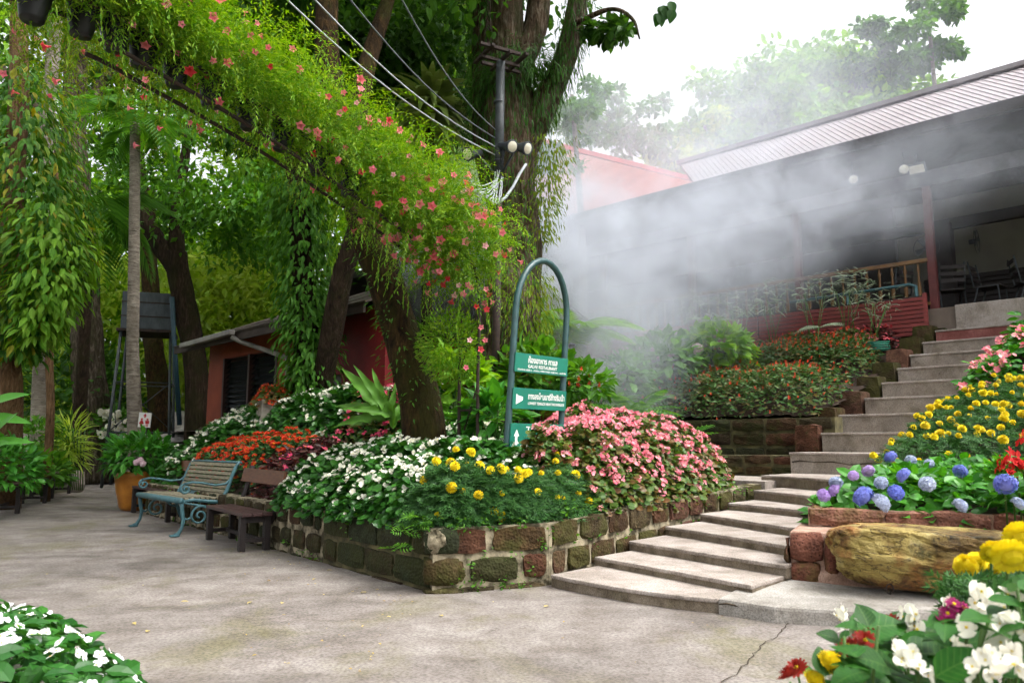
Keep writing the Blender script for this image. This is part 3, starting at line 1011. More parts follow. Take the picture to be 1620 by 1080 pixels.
# ---------------- upper terrace wall and landing
tw = thing('terrace_wall', from_sc(5.95, -.6), 'dark mossy upper retaining wall beside the stairs below the red flowers', 'wall')
T0, T1 = UP[1].to_2d() + Vector((-.04, .02)), None
tl = from_sc(5.95, -4.8).to_2d(); tr = UP[1].to_2d() + (NV * .12).to_2d() + (EV * .12).to_2d()
block_run(tw, tl, tr, 1.40, 1.40, (.2, .2, .2, .2), ['block_dark', 'block_dark', 'block'], seed=21, lmin=.38, lmax=.55, gap=.03, thick=.3).build('mortar', 'mortar_moss', tw)
lowl = from_sc(5.3, -4.6).to_2d(); lowr = UP[0].to_2d() + (NV * .03 + EV * .1).to_2d()
block_run(tw, lowl, lowr, .88, .90, (.14, .14, .1), ['block_dark', 'block'], seed=23, lmin=.36, lmax=.5, gap=.03, thick=.4).build('mortar', 'mortar_moss', tw)
q = [from_sc(3.9, -.16), from_sc(5.4, -.16), from_sc(5.4, -3.2), from_sc(4.2, -3.2)]
tag(MB().prism([(p.x, p.y) for p in q][::-1], .3, .615).build('landing', 'step'), kind='structure')
# edging blocks stepping up beside the upper flight
for k in range(1, 10):
    p = UP[k] - EV * .2 + NV * .17
    v, f = rough_block((p.x, p.y, UP[k].z - .17), (.34, .42, .56), (EV, NV, Vector((0, 0, 1))), .009, .014, 80 + k)
    MB().add(v, f, False).build('edging_block', 'block' if k % 3 else 'block_red', stairs)

# ---------------- garden soil (left bed, terraces)
def zsoil(x, y):
    x = np.asarray(x, float); y = np.asarray(y, float)
    d = edge_dist(x, y, [WA, WC, WD, WE], False)
    s, c = sc_of(x, y)
    tl_ = (x - WC.x) * -(.63) + (y - WC.y) * .777
    lf_ = np.clip((tl_ - 2.8) / 1.5, 0, 1)
    base = .42 + np.minimum((.27 + .36 * lf_) * np.clip(d - .15, 0, 2.9), .8 + .1 * lf_)
    right = np.clip((c + 2.6) / 1.2, 0, 1)                # by the stairs the bed stays flatter
    base = base * (1 - right) + np.minimum(base, .62) * right
    hi = 1.36 + np.clip(s - 5.95, 0, 4.2) * .36
    up = np.clip((s - 5.9) / .15, 0, 1) * np.clip((c + 7.5) / 2.5, 0, 1)
    return base * (1 - up) + np.maximum(base, hi) * up
SOIL = [WA + Vector((.12, .1)), WC + Vector((.03, .2)), WD + Vector((-.12, .12)), WE + Vector((-.12, .12)),
        from_sc(4.3, -.3).to_2d(), from_sc(4.3, -3.2).to_2d(), from_sc(5.5, -3.4).to_2d(), from_sc(6.1, -3).to_2d(), UP[1].to_2d() + (NV * .35 - EV * .1).to_2d()]
SOIL += [(UP[k] - EV * .1 + NV * .2).to_2d() for k in range(2, 10)]
SOIL += [from_sc(10.4, 0).to_2d(), from_sc(10.4, -17).to_2d(), from_sc(4, -17).to_2d(), from_sc(2, -9.8).to_2d()]
g = .14
xs = np.arange(-12, 9, g); ys = np.arange(5, 26, g)
X, Y = np.meshgrid(xs, ys, indexing='ij')
Z = zsoil(X, Y) + .03 * bumpy(X, Y, 5)
inside = in_poly(X, Y, [tuple(p) for p in SOIL])
V = np.stack([X, Y, Z], -1).reshape(-1, 3)
ny = len(ys)
F = []
I, J = np.nonzero(inside[:-1, :-1] & inside[1:, :-1] & inside[1:, 1:] & inside[:-1, 1:])
a = I * ny + J
F = np.concatenate([np.stack([a, a + ny, a + ny + 1], 1), np.stack([a, a + ny + 1, a + 1], 1)])
used, inv = np.unique(F, return_inverse=True)
o = bpy.data.objects.new('garden_terrain', tri_mesh('garden_terrain', V[used], inv.reshape(-1, 3), 'soil', True))
COL.objects.link(o); tag(o, kind='structure')

# right-hand bank of soil rising along the stairs
def zbank(x, y):
    s, c = sc_of(np.asarray(x, float), np.asarray(y, float))
    return np.interp(s, [2.6, 3.4, 5.05, 7.75, 10.3], [.5, .64, 1.18, 2.25, 3.1])
BANK = [(2.05, 5.75), (3.45, 5.1), (4.6, 4.6), (8, 5), (13, 9), (10.2, 12.8), (8.75, 12.2), (6.55, 10.3), (4.62, 8.75), (3.75, 8.0), (3.05, 7.4)]
xs = np.arange(1.5, 13, g); ys = np.arange(4, 13, g)
X, Y = np.meshgrid(xs, ys, indexing='ij')
inside = in_poly(X, Y, BANK)
V = np.stack([X, Y, zbank(X, Y) + .03 * bumpy(X, Y, 5)], -1).reshape(-1, 3)
ny = len(ys)
I, J = np.nonzero(inside[:-1, :-1] & inside[1:, :-1] & inside[1:, 1:] & inside[:-1, 1:])
a = I * ny + J
F = np.concatenate([np.stack([a, a + ny, a + ny + 1], 1), np.stack([a, a + ny + 1, a + 1], 1)])
used, inv = np.unique(F, return_inverse=True)
o = bpy.data.objects.new('bank_terrain', tri_mesh('bank_terrain', V[used], inv.reshape(-1, 3), 'soil', True))
COL.objects.link(o); tag(o, kind='structure')

# ---------------- red planter with the boulder
rp = thing('brick_planter', (2.2, 5.5, 0), 'pinkish red brick planter wall under the hydrangeas beside the stairs', 'planter')
W0, W1, W2, W3 = Vector((1.93, 5.42)), Vector((3.05, 5.02)), Vector((3.75, 4.72)), Vector((2.98, 7.42))
MB().prism([(W0.x, W0.y), (W1.x, W1.y), (W2.x, W2.y), (4.2, 5.4), (3.2, 7.2), (W3.x, W3.y)], -.02,
           [.44, .44, .45, .45, .46, .46]).build('ledge', 'rock_mortar', rp, bevel=.03)
# upstand bricks set back on the ledge
U0, U1 = Vector((2.17, 5.68)), Vector((3.42, 5.17))
mb = block_run(rp, U0, U1, .585, .575, (.14,), ['redwall'], name='brick', seed=31, lmin=.5, lmax=.8, gap=.003, thick=.13)
mb.build('mortar', 'rock_mortar', rp)
block_run(rp, W3 + Vector((.18, .05)), U0 + Vector((-.0, .03)), .66, .585, (.14,), ['redwall'], name='brick', seed=32, lmin=.5, lmax=.8, gap=.003, thick=.12).build('mortar', 'rock_mortar', rp)
# face bricks at the left end by the stairs
for k, (dx, z, w, h) in enumerate([(.0, .34, .22, .19), (.0, .15, .2, .17), (.23, .26, .09, .34)]):
    p = W0.lerp(W1, (dx + w / 2) / 1.2)
    v, f = rough_block((p.x - .004, p.y - .012, z), (w, .08, h), ((W1 - W0).normalized().to_3d(), Vector((.34, .94, 0)), Vector((0, 0, 1))), .009, .014, 90 + k)
    MB().add(v, f, True).build('brick', 'redwall', rp)
p = W0 + Vector((-.0, .03))
v, f = rough_block((p.x - .0, p.y, .28), (.05, .14, .2), (Vector((1, 0, 0)), Vector((.4, .9, 0)).normalized(), Vector((0, 0, 1))), .012, .04, 95)
MB().add(v, f, True).build('dark_stone', 'block_red', rp)
v, f = rough_block((3.52, 5.06, .5), (.32, .3, .2), (Vector((.9, -.35, 0)).normalized(), Vector((.35, .9, 0)).normalized(), Vector((0, 0, 1))), .03, .06, 97)
MB().add(v, f, True).build('end_lump', 'rock_mortar', rp)
# sloping pink mortar foot
ft = [W0 + Vector((.05, -.03)), W0 + Vector((.22, -.16)), W1 + Vector((.0, -.2)), W2 + Vector((.0, -.2)), W2 + Vector((0, .05)), W0 + Vector((.1, .05))]
MB().prism([(p.x, p.y) for p in ft], -.02, [.2, .14, .13, .12, .2, .26]).build('mortar_foot', 'rock_mortar', rp, bevel=.03)

def boulder(name, c, size, rot, mat, label, cat, seed=0, sub=4):
    bm = bmesh.new()
    bmesh.ops.create_cube(bm, size=2)
    bmesh.ops.subdivide_edges(bm, edges=bm.edges[:], cuts=26, use_grid_fill=True)
    for w in bm.verts:
        q = w.co.copy()
        L = (abs(q.x) ** 7 + abs(q.y) ** 5 + abs(q.z) ** 6) ** (1 / 6)
        p = q / max(1, L) * .96
        n1 = mnoise.noise(Vector((q.x * 1.1 + seed, q.y * 1.1, q.z * 1.2)))
        vd, vp = mnoise.voronoi(Vector((q.x * 2.4 + seed, q.y * 1.3, q.z * 1.9)))
        fac = mnoise.noise(Vector(vp[0]) * 7.7)                      # each facet stands at its own depth
        crk = min(1, (vd[1] - vd[0]) * 7)                            # gaps between the facets
        lay = math.sin(q.z * 7 + 3 * n1 + 1.5 * q.x)
        fine = mnoise.noise(Vector((q.x * 8, q.y * 8 + seed, q.z * 18)))
        p *= 1 + .10 * n1 + .08 * fac - .05 * (1 - crk) + .010 * lay + .016 * fine
        if p.z < 0: p.y += -p.z * .35; p.x *= 1 + p.z * .14
        p.z += .12 * p.x * (-1 if p.z < 0 else .2)
        w.co = Vector((p.x * size[0] / 2, p.y * size[1] / 2, p.z * size[2] / 2))
    me = bpy.data.meshes.new(name); bm.to_mesh(me); bm.free()
    me.materials.append(M[mat])
    o = bpy.data.objects.new(name, me); COL.objects.link(o)
    o.location = c; o.rotation_euler = rot
    return tag(o, label, cat)
boulder('boulder', (2.74, 4.98, .3), (1.36, .62, .42), (0, math.radians(3), math.radians(-21)), 'rock', 'ochre boulder set into the brick planter below the hydrangeas', 'boulder', 3.3, 5)

# iron ring in the apron
rg = [Vector((2.35 + .022 * math.cos(t), 4.88 - .002 * math.sin(t), .15 + .03 * math.sin(t))) for t in np.linspace(0, 2 * math.pi, 13)]
tag(MB().tube(rg, .004, 6, False).build('iron_ring', 'rust'), 'small rusty iron ring at the foot of the boulder', 'ring')

# ================================================================== restaurant building
def B(s, c, z): return from_sc(s, c, z)
bl = thing('restaurant_building', B(10.3, -4, 3.2), 'long terrace restaurant with grey metal roof behind the mist', 'building')
FZ = 3.37
def bquad(mb, s0, c0, s1, c1, z0, z1):
    q = [B(s0, c0, 0), B(s1, c0, 0), B(s1, c1, 0), B(s0, c1, 0)]
    return mb.prism([(p.x, p.y) for p in q], z0, z1)
bquad(MB(), 10.15, -17, 18, 6, 2.3, FZ).build('floor', 'floor', bl)
bquad(MB(), 10.08, .45, 10.6, 2.9, 2.9, FZ + .02).build('door_sill', 'step', bl, bevel=.02)
# roof sheet with ribs
RS, RZ, ES, EZ = 13.7, 8.78, 9.5, 6.5
def roof_ribbed(name, top0, top1, bot0, bot1, n, mat, th=.05, rib=.03, ribw=.05):
    mb = MB()
    mb.slab([bot0, bot1, top1, top0], th)
    nrm = (bot1 - bot0).cross(top0 - bot0).normalized()
    for i in range(n):
        t = (i + .5) / n
        a = bot0.lerp(bot1, t) + nrm * rib * .45; b = top0.lerp(top1, t) + nrm * rib * .45
        mb.bar(a, b, ribw, rib, nrm)
    return mb.build(name, mat, bl)
roof_ribbed('roof', B(RS, -6.9, RZ), B(RS, 9, RZ), B(ES, -4.1, EZ), B(ES, 9, EZ), 120, 'greyroof', .05, .016, .03)
MB().slab([B(RS, 9, RZ), B(RS, -6.9, RZ), B(18, -6.9, 6.5), B(18, 9, 6.5)][::-1], .05).build('rear_roof', 'greyroof', bl)
MB().bar(B(RS, -6.95, RZ + .04), B(RS, 9, RZ + .04), .34, .1).build('ridge_cap', 'ridge', bl)
MB().bar(B(ES - .03, -17, EZ - .09), B(ES - .03, 9, EZ - .09), .05, .2).build('fascia', 'eave', bl)
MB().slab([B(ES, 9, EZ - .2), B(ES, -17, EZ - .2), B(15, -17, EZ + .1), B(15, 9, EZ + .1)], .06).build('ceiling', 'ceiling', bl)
MB().bar(B(10.3, -17, 5.75), B(10.3, 9, 5.75), .16, .28).build('beam', 'eave', bl)
MB().bar(B(12.6, -17, 5.45), B(12.6, 9, 5.45), .14, .22).build('beam', 'eave', bl)
# red roof of the wing on the left
R0, R1 = P(850, 226, 24), P(1108, 291, 24)
rl = roof_ribbed('red_roof', R0, R1, B(ES + .1, -9.5, EZ - .05), B(ES + .1, -4.0, EZ + .02), 34, 'redroof', .05, .022, .04)
MB().bar(R0 + Vector((-1.5, 0, .45)), R1 + Vector((0, 0, .05)), .3, .14).build('red_ridge_cap', 'redridge', bl)
MB().slab([R0, R1, R1 + Vector((2, 4, -3)), R0 + Vector((0, 4, -3))], .05).build('red_roof', 'redroof', bl)
MB().slab([B(ES, -9.5, EZ - .06), B(ES, -17, EZ - .06), B(13, -17, EZ + 1.2), B(13, -9.5, EZ + 1.2)][::-1], .05).build('red_roof', 'redroof', bl)
# walls inside
bquad(MB(), 14.6, -1.7, 14.75, 7, FZ, EZ + .3).build('inner_wall', 'innerwall', bl)
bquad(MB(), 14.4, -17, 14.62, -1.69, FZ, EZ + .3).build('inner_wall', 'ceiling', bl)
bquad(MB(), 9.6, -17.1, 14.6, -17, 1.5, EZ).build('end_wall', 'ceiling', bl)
# posts
for c in (.1, -2.3, -4.7, -7.1, -9.5, -12):
    p = B(10.3, c, 0)
    MB().box((p.x, p.y, (FZ + 5.7) / 2), (.13, .13, 5.7 - FZ), math.atan2(EV.y, EV.x)).build('post', 'postred', bl, bevel=.008)
p = B(12.5, -.2, 0)
MB().box((p.x, p.y, (FZ + 5.45) / 2), (.3, .3, 5.45 - FZ), math.atan2(EV.y, EV.x)).build('column', 'eave', bl)
# balustrade
MB().bar(B(10.26, -14, FZ + .9), B(10.26, .05, FZ + .9), .09, .07).build('handrail', 'balwood', bl, bevel=.01)
MB().bar(B(10.26, -14, FZ + .12), B(10.26, .05, FZ + .12), .07, .05).build('bottom_rail', 'balwood', bl)
prof = [(.018, 0), (.03, .03), (.018, .06), (.034, .2), (.036, .27), (.02, .42), (.016, .52), (.03, .6), (.018, .66), (.018, .73)]
bal = MB().lathe((0, 0, 0), prof, 7)
bal_me = mesh_of('baluster', bal.v, bal.f, 'balwood', True)
for i in range(62):
    inst('baluster', bal_me, bl, B(10.26, -.12 - .22 * i, FZ + .145))
# slatted boards below the balustrade
for i in range(9):
    for c0, c1 in ((.02, -3.0), (-3.03, -6.0), (-6.03, -9.0)):
        z = 2.93 + .075 * i
        MB().bar(B(9.9 + .004 * (i % 2), c0, z), B(9.9 + .004 * (i % 2), c1, z), .03, .06).build('board', 'slatred', bl)
MB().bar(B(9.95, .0, 3.25), B(9.95, -9, 3.25), .02, .68).build('board_backing', 'eave', bl)
MB().box(B(9.89, .05, 3.25), (.06, .06, .74), math.atan2(EV.y, EV.x)).build('board_post', 'slatred', bl)
bquad(MB(), 10.0, -17, 10.2, .3, 1.5, 3.0).build('plinth', 'block_dark', bl)
# dark slatted partition deeper inside
for i in range(11):
    MB().bar(B(12.95, -.75, FZ + .06 + .095 * i), B(12.95, 6, FZ + .06 + .095 * i), .03, .06).build('partition_slat', 'darkwood', bl)
MB().bar(B(13.0, -.75, FZ + .54), B(13.0, 6, FZ + .54), .02, 1.08).build('partition_back', 'ceiling', bl)

# teal handrail beside the balustrade
hr = thing('teal_handrail', B(10.0, -.2, FZ), 'short teal metal handrail in front of the wooden balustrade', 'handrail')
MB().tube([B(10.05, -.12, FZ - .3), B(10.05, -.12, FZ + .42), B(10.05, -.22, FZ + .46), B(10.05, -2.4, FZ + .42)], .03, 8).build('rail', 'teal', hr)
MB().tube([B(10.05, -1.3, FZ - .3), B(10.05, -1.3, FZ + .42)], .022, 8).build('rail_post', 'teal', hr)

# wall fans on the column
def fan(c, label, yaw):
    t = thing('column_fan', c, label, 'fan', 'fans on the restaurant column')
    d = Vector((math.cos(yaw), math.sin(yaw), 0)); s = Vector((-d.y, d.x, 0))
    MB().tube([c, c + d * .12], .05, 8).build('motor', 'lampbody', t)
    for k in range(4):
        a = k * math.pi / 2 + .5
        r = s * math.cos(a) + Vector((0, 0, math.sin(a))); q = s * -math.sin(a) + Vector((0, 0, math.cos(a)))
        m = c + d * .13
        MB().slab([m + r * .03 - q * .02, m + r * .2 - q * .07 + d * .02, m + r * .22 + q * .06, m + r * .04 + q * .03], .006).build('blade', 'lampbody', t)
    rg = [c + d * .13 + (s * math.cos(u) + Vector((0, 0, math.sin(u)))) * .24 for u in np.linspace(0, 2 * math.pi, 20)]
    MB().tube(rg, .006, 5, False).build('cage', 'lampbody', t)
cc = B(12.3, -.2, 4.95)
fan(cc + EV * -.25, 'black fan on the side of the restaurant column facing the steps', math.atan2(-NV.y, -NV.x))
fan(cc + EV * .48, 'black fan on the far side of the dark restaurant column', math.atan2(EV.y, EV.x))

# terrace chairs
def chair(c, yaw, label):
    t = thing('terrace_chair', c, label, 'chair', 'chairs on the restaurant terrace', rot=(0, 0, yaw))
    for x in (-.2, .2):
        MB().tube([(x, -.22, 0), (x, -.2, .45), (x, .18, .45), (x, .26, .95)], .014, 6).build('side_frame', 'steel_dark', t, True)
        MB().tube([(x, .25, 0), (x, .12, .45)], .014, 6).build('leg', 'steel_dark', t, True)
    MB().box((0, -.02, .46), (.42, .42, .03)).build('seat', 'darkwood', t, True, .008)
    for k in range(3):
        MB().box((0, .21 + .03 * k, .62 + .12 * k), (.4, .02, .07)).build('back_slat', 'darkwood', t, True, .004)
chair(B(11.2, .15, FZ), math.radians(160), 'dark metal chair standing nearest the maroon post on the terrace')
chair(B(11.3, .75, FZ), math.radians(40), 'dark metal chair standing on the terrace right of the column')
chair(B(11.4, 1.35, FZ), math.radians(70), 'dark metal chair at the far right end of the terrace')
chair(B(11.0, -.75, FZ), math.radians(200), 'dark metal chair behind the end of the wooden balustrade')

# lights under the eave
fl = thing('eave_floodlight', P(1451, 266, 12.7), 'square floodlight hanging under the eave by the maroon post', 'lamp')
c = P(1451, 266, 12.7)
ang = math.atan2(EV.y, EV.x)
ax = (EV, (NV * .8 + Vector((0, 0, .6))).normalized(), (Vector((0, 0, .8)) - NV * .6).normalized())
MB().box(c, (.27, .1, .17), ax).build('housing', 'lampbody', fl, bevel=.01)
MB().box(c - ax[1] * .056, (.24, .015, .145), ax).build('glass', 'lampglass', fl)
MB().tube([c, c + Vector((0, 0, .25)), B(10.3, .0, 5.9)], .012, 6).build('bracket', 'lampbody', fl)
def bulb(c, label):
    t = thing('eave_bulb_lamp', c, label, 'lamp')
    d = (Vector((0, 0, EYE)) - c).normalized()
    q = d.to_track_quat('Z', 'Y')
    pr = [(.03, -.16), (.035, -.1), (.06, -.06), (.085, -.01), (.085, 0)]
    mb = MB().lathe((0, 0, 0), pr, 12); mb.v = [tuple(q @ Vector(v) + c) for v in mb.v]; mb.build('housing', 'lampbody', t)
    pr = [(.08, .0), (.07, .02), (.04, .035), (.005, .04)]
    mb = MB().lathe((0, 0, .002), pr, 12); mb.v = [tuple(q @ Vector(v) + c) for v in mb.v]; mb.build('glass', 'lampglass', t)
    MB().tube([c - d * .12, c - d * .12 + Vector((0, 0, .3))], .01, 6).build('bracket', 'lampbody', t)
bulb(P(1430, 268, 12.75), 'round reflector lamp beside the square floodlight under the eave')
bulb(P(1350, 284, 13.4), 'round reflector lamp alone under the misty eave')

# green garden hose coil beside the upper steps
hp = []
hc = UP[6] - EV * .5 + NV * .1
for t in np.linspace(0, 2 * math.pi * 4, 90):
    hp.append(Vector((hc.x + .17 * math.cos(t), hc.y + .17 * math.sin(t), hc.z + .12 + .012 * t / 2 + .02 * math.sin(t))))
tag(MB().tube(hp, .012, 6).build('garden_hose', 'hose'), 'coiled green garden hose beside the upper steps', 'hose')

# ================================================================== red hut
hut = thing('red_hut', (-4.4, 14, .3), 'small terracotta hut with louvred windows and brown roof behind the flower bed', 'hut')
H0, H1 = Vector((-6.42, 16.0, 0)), Vector((-1.9, 11.3, 0))
hd = (H1 - H0).normalized(); hn = Vector((-hd.y, hd.x, 0))      # hn points away from the camera side
if hn.y < 0: hn = -hn
def hbox(mb, t0, t1, d0, d1, z0, z1):
    q = [H0 + hd * t0 + hn * d0, H0 + hd * t1 + hn * d0, H0 + hd * t1 + hn * d1, H0 + hd * t0 + hn * d1]
    return mb.prism([(p.x, p.y) for p in q], z0, z1)
HL = (H1 - H0).length
W = MB()
hbox(W, 0, .75, 0, .15, .2, 3.15); hbox(W, .75, 3.1, 0, .15, .2, 1.5); hbox(W, .75, 3.1, 0, .15, 2.75, 3.15); hbox(W, 3.1, 3.5, 0, .15, .2, 3.15)
W.build('wall', 'hutwall', hut)
W = MB(); hbox(W, 3.501, 4.3, 0, .15, .2, 3.15); hbox(W, 4.3, 5.3, 0, .15, .2, .6); hbox(W, 4.3, 5.3, 0, .15, 2.15, 3.15); hbox(W, 5.3, HL, 0, .15, .2, 3.15)
W.build('wall', 'hutred', hut)
hbox(MB(), 0, .15, .151, 4, .2, 3.15).build('side_wall', 'hutwall', hut)
hbox(MB(), .16, HL, 3.85, 4, .2, 3.15).build('rear_wall', 'hutwall', hut)
hbox(MB(), .76, 3.09, .1, .14, 1.5, 2.75).build('window_backing', 'louvre', hut)
for t in (.75, 1.9, 3.03):
    hbox(MB(), t, t + .07, -.02, .1, 1.5, 2.75).build('window_frame', 'frame', hut)
hbox(MB(), .7, 3.15, -.04, .1, 1.44, 1.499).build('window_sill', 'frame', hut)
for k in range(12):
    for t0, t1 in ((.83, 1.89), (1.98, 3.02)):
        z = 1.55 + k * .1
        q = [H0 + hd * t0 + hn * .02, H0 + hd * t1 + hn * .02, H0 + hd * t1 + hn * .08, H0 + hd * t0 + hn * .08]
        zz = [z, z, z + .075, z + .075]
        MB().slab([Vector((p.x, p.y, a)) for p, a in zip(q, zz)], .006).build('louvre', 'louvre', hut)
hbox(MB(), 4.3, 5.3, .08, .1, .6, 2.15).build('curtain', 'curtain', hut)
hbox(MB(), 4.25, 4.3, -.02, .1, .6, 2.15).build('window_frame', 'frame', hut)
# roof: sheet rows with slight overlaps
def hp_(t, d, z):
    p = H0 + hd * t + hn * d
    return Vector((p.x, p.y, z))
for k in range(7):
    t0, t1 = -.6 + k * 1.05, -.6 + (k + 1) * 1.05 + .04
    dz = .012 * (k % 2)
    MB().slab([hp_(t0, -.55, 3.08 + dz), hp_(t1, -.55, 3.08 + dz), hp_(t1, 2.1, 4.15 + dz), hp_(t0, 2.1, 4.15 + dz)], .035).build('roof_sheet', 'hutroof', hut)
MB().slab([hp_(-.6, 2.1, 4.15), hp_(7, 2.1, 4.15), hp_(7, 4.6, 3.1), hp_(-.6, 4.6, 3.1)], .035).build('roof_sheet', 'hutroof', hut)
MB().slab([hp_(.1, 0, 3.15), hp_(.1, 4, 3.15), hp_(.1, 2.1, 4.08)], .06).build('gable', 'hutwall', hut)
MB().bar(hp_(-.6, -.5, 3.0), hp_(6.7, -.5, 3.0), .04, .16).build('eave_board', 'hutroof', hut)
MB().bar(hp_(.1, -.62, 3.02), hp_(2.5, -.62, 3.06), .12, .1).build('gutter', 'gutter', hut, bevel=.02)
MB().tube([hp_(2.45, -.6, 2.98), hp_(2.55, -.5, 2.9), hp_(3.55, -.06, 2.55), hp_(3.6, -.06, 2.3), hp_(3.6, -.06, .6)], .045, 10).build('downpipe', 'gutter', hut)
# brown upper boards seen above the hut roof
for k in range(9):
    MB().box(hp_(4.6 + .21 * k, 2.6, 4.6), (.2, .04, 2.4 + .03 * (k % 2)), math.atan2(hd.y, hd.x)).build('upper_board', 'frame', hut)

# ================================================================== furniture
def park_bench():
    rz = math.atan2(-.731, .683)
    inward = Vector((.731, .683, 0))
    mid = (G(285, 848) + G(218, 832)) / 2
    root = thing('park_bench', mid + inward * .25, 'teal cast iron park bench with weathered wooden slats and scrolled arms', 'bench', rot=(0, 0, rz))
    L = (G(285, 848) - G(218, 832)).length
    def spiral(c, r0, r1, a0, turns, x, n=22):
        return [(x, c[0] + (r0 + (r1 - r0) * t) * math.cos(a0 + turns * 2 * math.pi * t), c[1] + (r0 + (r1 - r0) * t) * math.sin(a0 + turns * 2 * math.pi * t)) for t in np.linspace(0, 1, n)]
    for sx in (-1, 1):
        x = sx * (L / 2)
        fl = MB().tube([(x, -.31, .012), (x, -.27, .03), (x, -.235, .09), (x, -.22, .18), (x, -.24, .28), (x, -.25, .36), (x, -.22, .40)], [.026, .024, .02, .021, .024, .026, .024], 8, flat=.7)
        leg = fl.build('leg', 'teal', root, True)
        MB().box((x, -.31, .012), (.06, .1, .022)).build('foot', 'teal', leg, True, .006)
        rl = MB().tube([(x, .34, .012), (x, .30, .04), (x, .25, .14), (x, .21, .26), (x, .2, .36)], [.024, .022, .02, .022, .024], 8, flat=.7)
        leg = rl.build('leg', 'teal', root, True)
        MB().box((x, .345, .012), (.06, .09, .022)).build('foot', 'teal', leg, True, .006)
        MB().tube([(x, -.25, .385), (x, -.12, .40), (x, .05, .375), (x, .2, .36), (x, .27, .5), (x, .32, .66), (x, .37, .78), (x, .41, .82), (x, .44, .80)],
                  [.02, .022, .022, .026, .024, .022, .02, .017, .012], 8, flat=.8).build('side_rail', 'teal', root, True)
        arm = MB().tube([(x, .31, .62), (x, .24, .565), (x, .12, .555), (x, -.02, .585), (x, -.14, .60), (x, -.23, .585)] + spiral((-.215, .525), .062, .014, 1.7, 1.35, x), .014, 7)
        arm.build('armrest', 'teal', root, True)
        und = MB().tube(spiral((-.04, .215), .115, .016, .9, 1.6, x, 30), .013, 6)
        und.tube([(x, -.22, .37), (x, -.14, .35), (x, -.02, .33), (x, .07, .31)], .012, 6)
        und.tube([(x, -.225, .2), (x, -.17, .18), (x, -.15, .2)], .012, 6)
        und.tube([(x, .07, .3), (x, .14, .24), (x, .22, .22)], .012, 6)
        und.build('scroll', 'teal', root, True)
    for k in range(7):
        y = -.2 + k * .062
        z = .415 - .0 * k + (.008 if 0 < k < 3 else -.004 * max(0, k - 3))
        MB().box((0, y, z), (L + .02, .048, .024)).build('seat_slat', 'slat', root, True, .006)
    MB().tube([(-L / 2 - .02, -.265, .395), (L / 2 + .02, -.265, .395)], .034, 10).build('front_rail', 'teal', root, True)
    MB().box((0, .245, .405), (L, .02, .085), (Vector((1, 0, 0)), Vector((0, .92, -.38)), Vector((0, .38, .92)))).build('back_rail', 'teal', root, True, .006)
    for k in range(7):
        t = k / 6
        y = .275 + .115 * t; z = .475 + .305 * t
        MB().box((0, y - .02, z), (L - .01, .022, .042), (Vector((1, 0, 0)), Vector((0, .93, -.36)), Vector((0, .36, .93)))).build('back_slat', 'slat', root, True, .005)
    MB().tube([(-L / 2, .4, .815), (L / 2, .4, .815)], .014, 8).build('top_rail', 'teal', root, True)
park_bench()

def wood_bench(p_fl, p_fr, depth, h, back, label, mat='brown', plankmat='plank', shift=0.0):
    """low bench with a plank backrest on slanted posts; p_fl, p_fr the front feet"""
    d = (p_fr - p_fl); L = d.length; d.normalize()
    nn = Vector((-d.y, d.x, 0))
    if nn.x < 0 and back > 0: nn = -nn
    rz = math.atan2(d.y, d.x)
    root = thing('wooden_bench', (p_fl + p_fr) / 2, label, 'bench', 'brown wooden benches', rot=(0, 0, rz))
    sgn = 1 if nn.dot(Vector((-d.y, d.x, 0))) > 0 else -1
    for k in range(3):
        w = depth / 3
        MB().box((0, sgn * (w * (k + .5)), h - .02), (L + .1, w - .006, .034)).build('seat_plank', mat, root, True, .005)
    for x in (-L / 2 + .03, L / 2 - .03):
        for y in (.03, depth - .03):
            MB().box((x, sgn * y, (h - .04) / 2), (.075, .06, h - .04)).build('leg', 'darkwood', root, True, .005)
        MB().box((x, sgn * depth / 2, .1), (.03, depth - .12, .04)).build('stretcher', 'darkwood', root, True)
        MB().box((x, sgn * depth / 2, h - .07), (.03, depth - .1, .06)).build('apron', 'darkwood', root, True)
        if back:
            MB().tube([(x, sgn * (depth + .0), .25), (x, sgn * (depth + .1), h + .12), (x, sgn * (depth + .17), h + .42)], .03, 4).build('back_post', 'darkwood', root, True)
    MB().box((0, sgn * (depth - .09), .1), (L - .12, .03, .04)).build('stretcher', 'darkwood', root, True)
    if back:
        a = .22
        MB().box((shift, sgn * (depth + .1), h + .32), (L + .12, .03, .15), (Vector((1, 0, 0)), Vector((0, math.cos(a), -sgn * math.sin(a))), Vector((0, sgn * math.sin(a), math.cos(a))))).build('backrest', plankmat, root, True, .005)
    return root
wood_bench(G(325, 853), G(378, 873), .3, .37, 1, 'dark brown wooden bench with plank back, standing closest of its kind to the wall corner')
wood_bench(G(207, 810), G(262, 826), .32, .40, 1, 'dark brown wooden bench partly hidden behind the teal bench')
b3 = wood_bench(G(30, 812), G(74, 795), .4, .44, 0, 'dark wooden bench under the shrubs at the far left path edge')
b4 = wood_bench(G(84, 788), G(112, 780), .4, .46, 0, 'short wooden bench nearest the big grey tree at the path edge')
p0, p1 = P(38, 735, 13.6), P(87, 730, 15.2)
pl = MB().bar(p0, p1, .03, .2).build('bench_back_plank', 'plank'); tag(pl, 'reddish brown plank backrest behind the far left bench', 'backrest')
v, f = rough_block(G(120, 778) + Vector((0, 0, .22)), (.3, .3, .5), (EV, NV, Vector((0, 0, 1))), .02, .05, 7)
tag(MB().add(v, f, True).build('stone_post', 'potcon'), 'stubby pale stone post at the end of the far left bench', 'post')
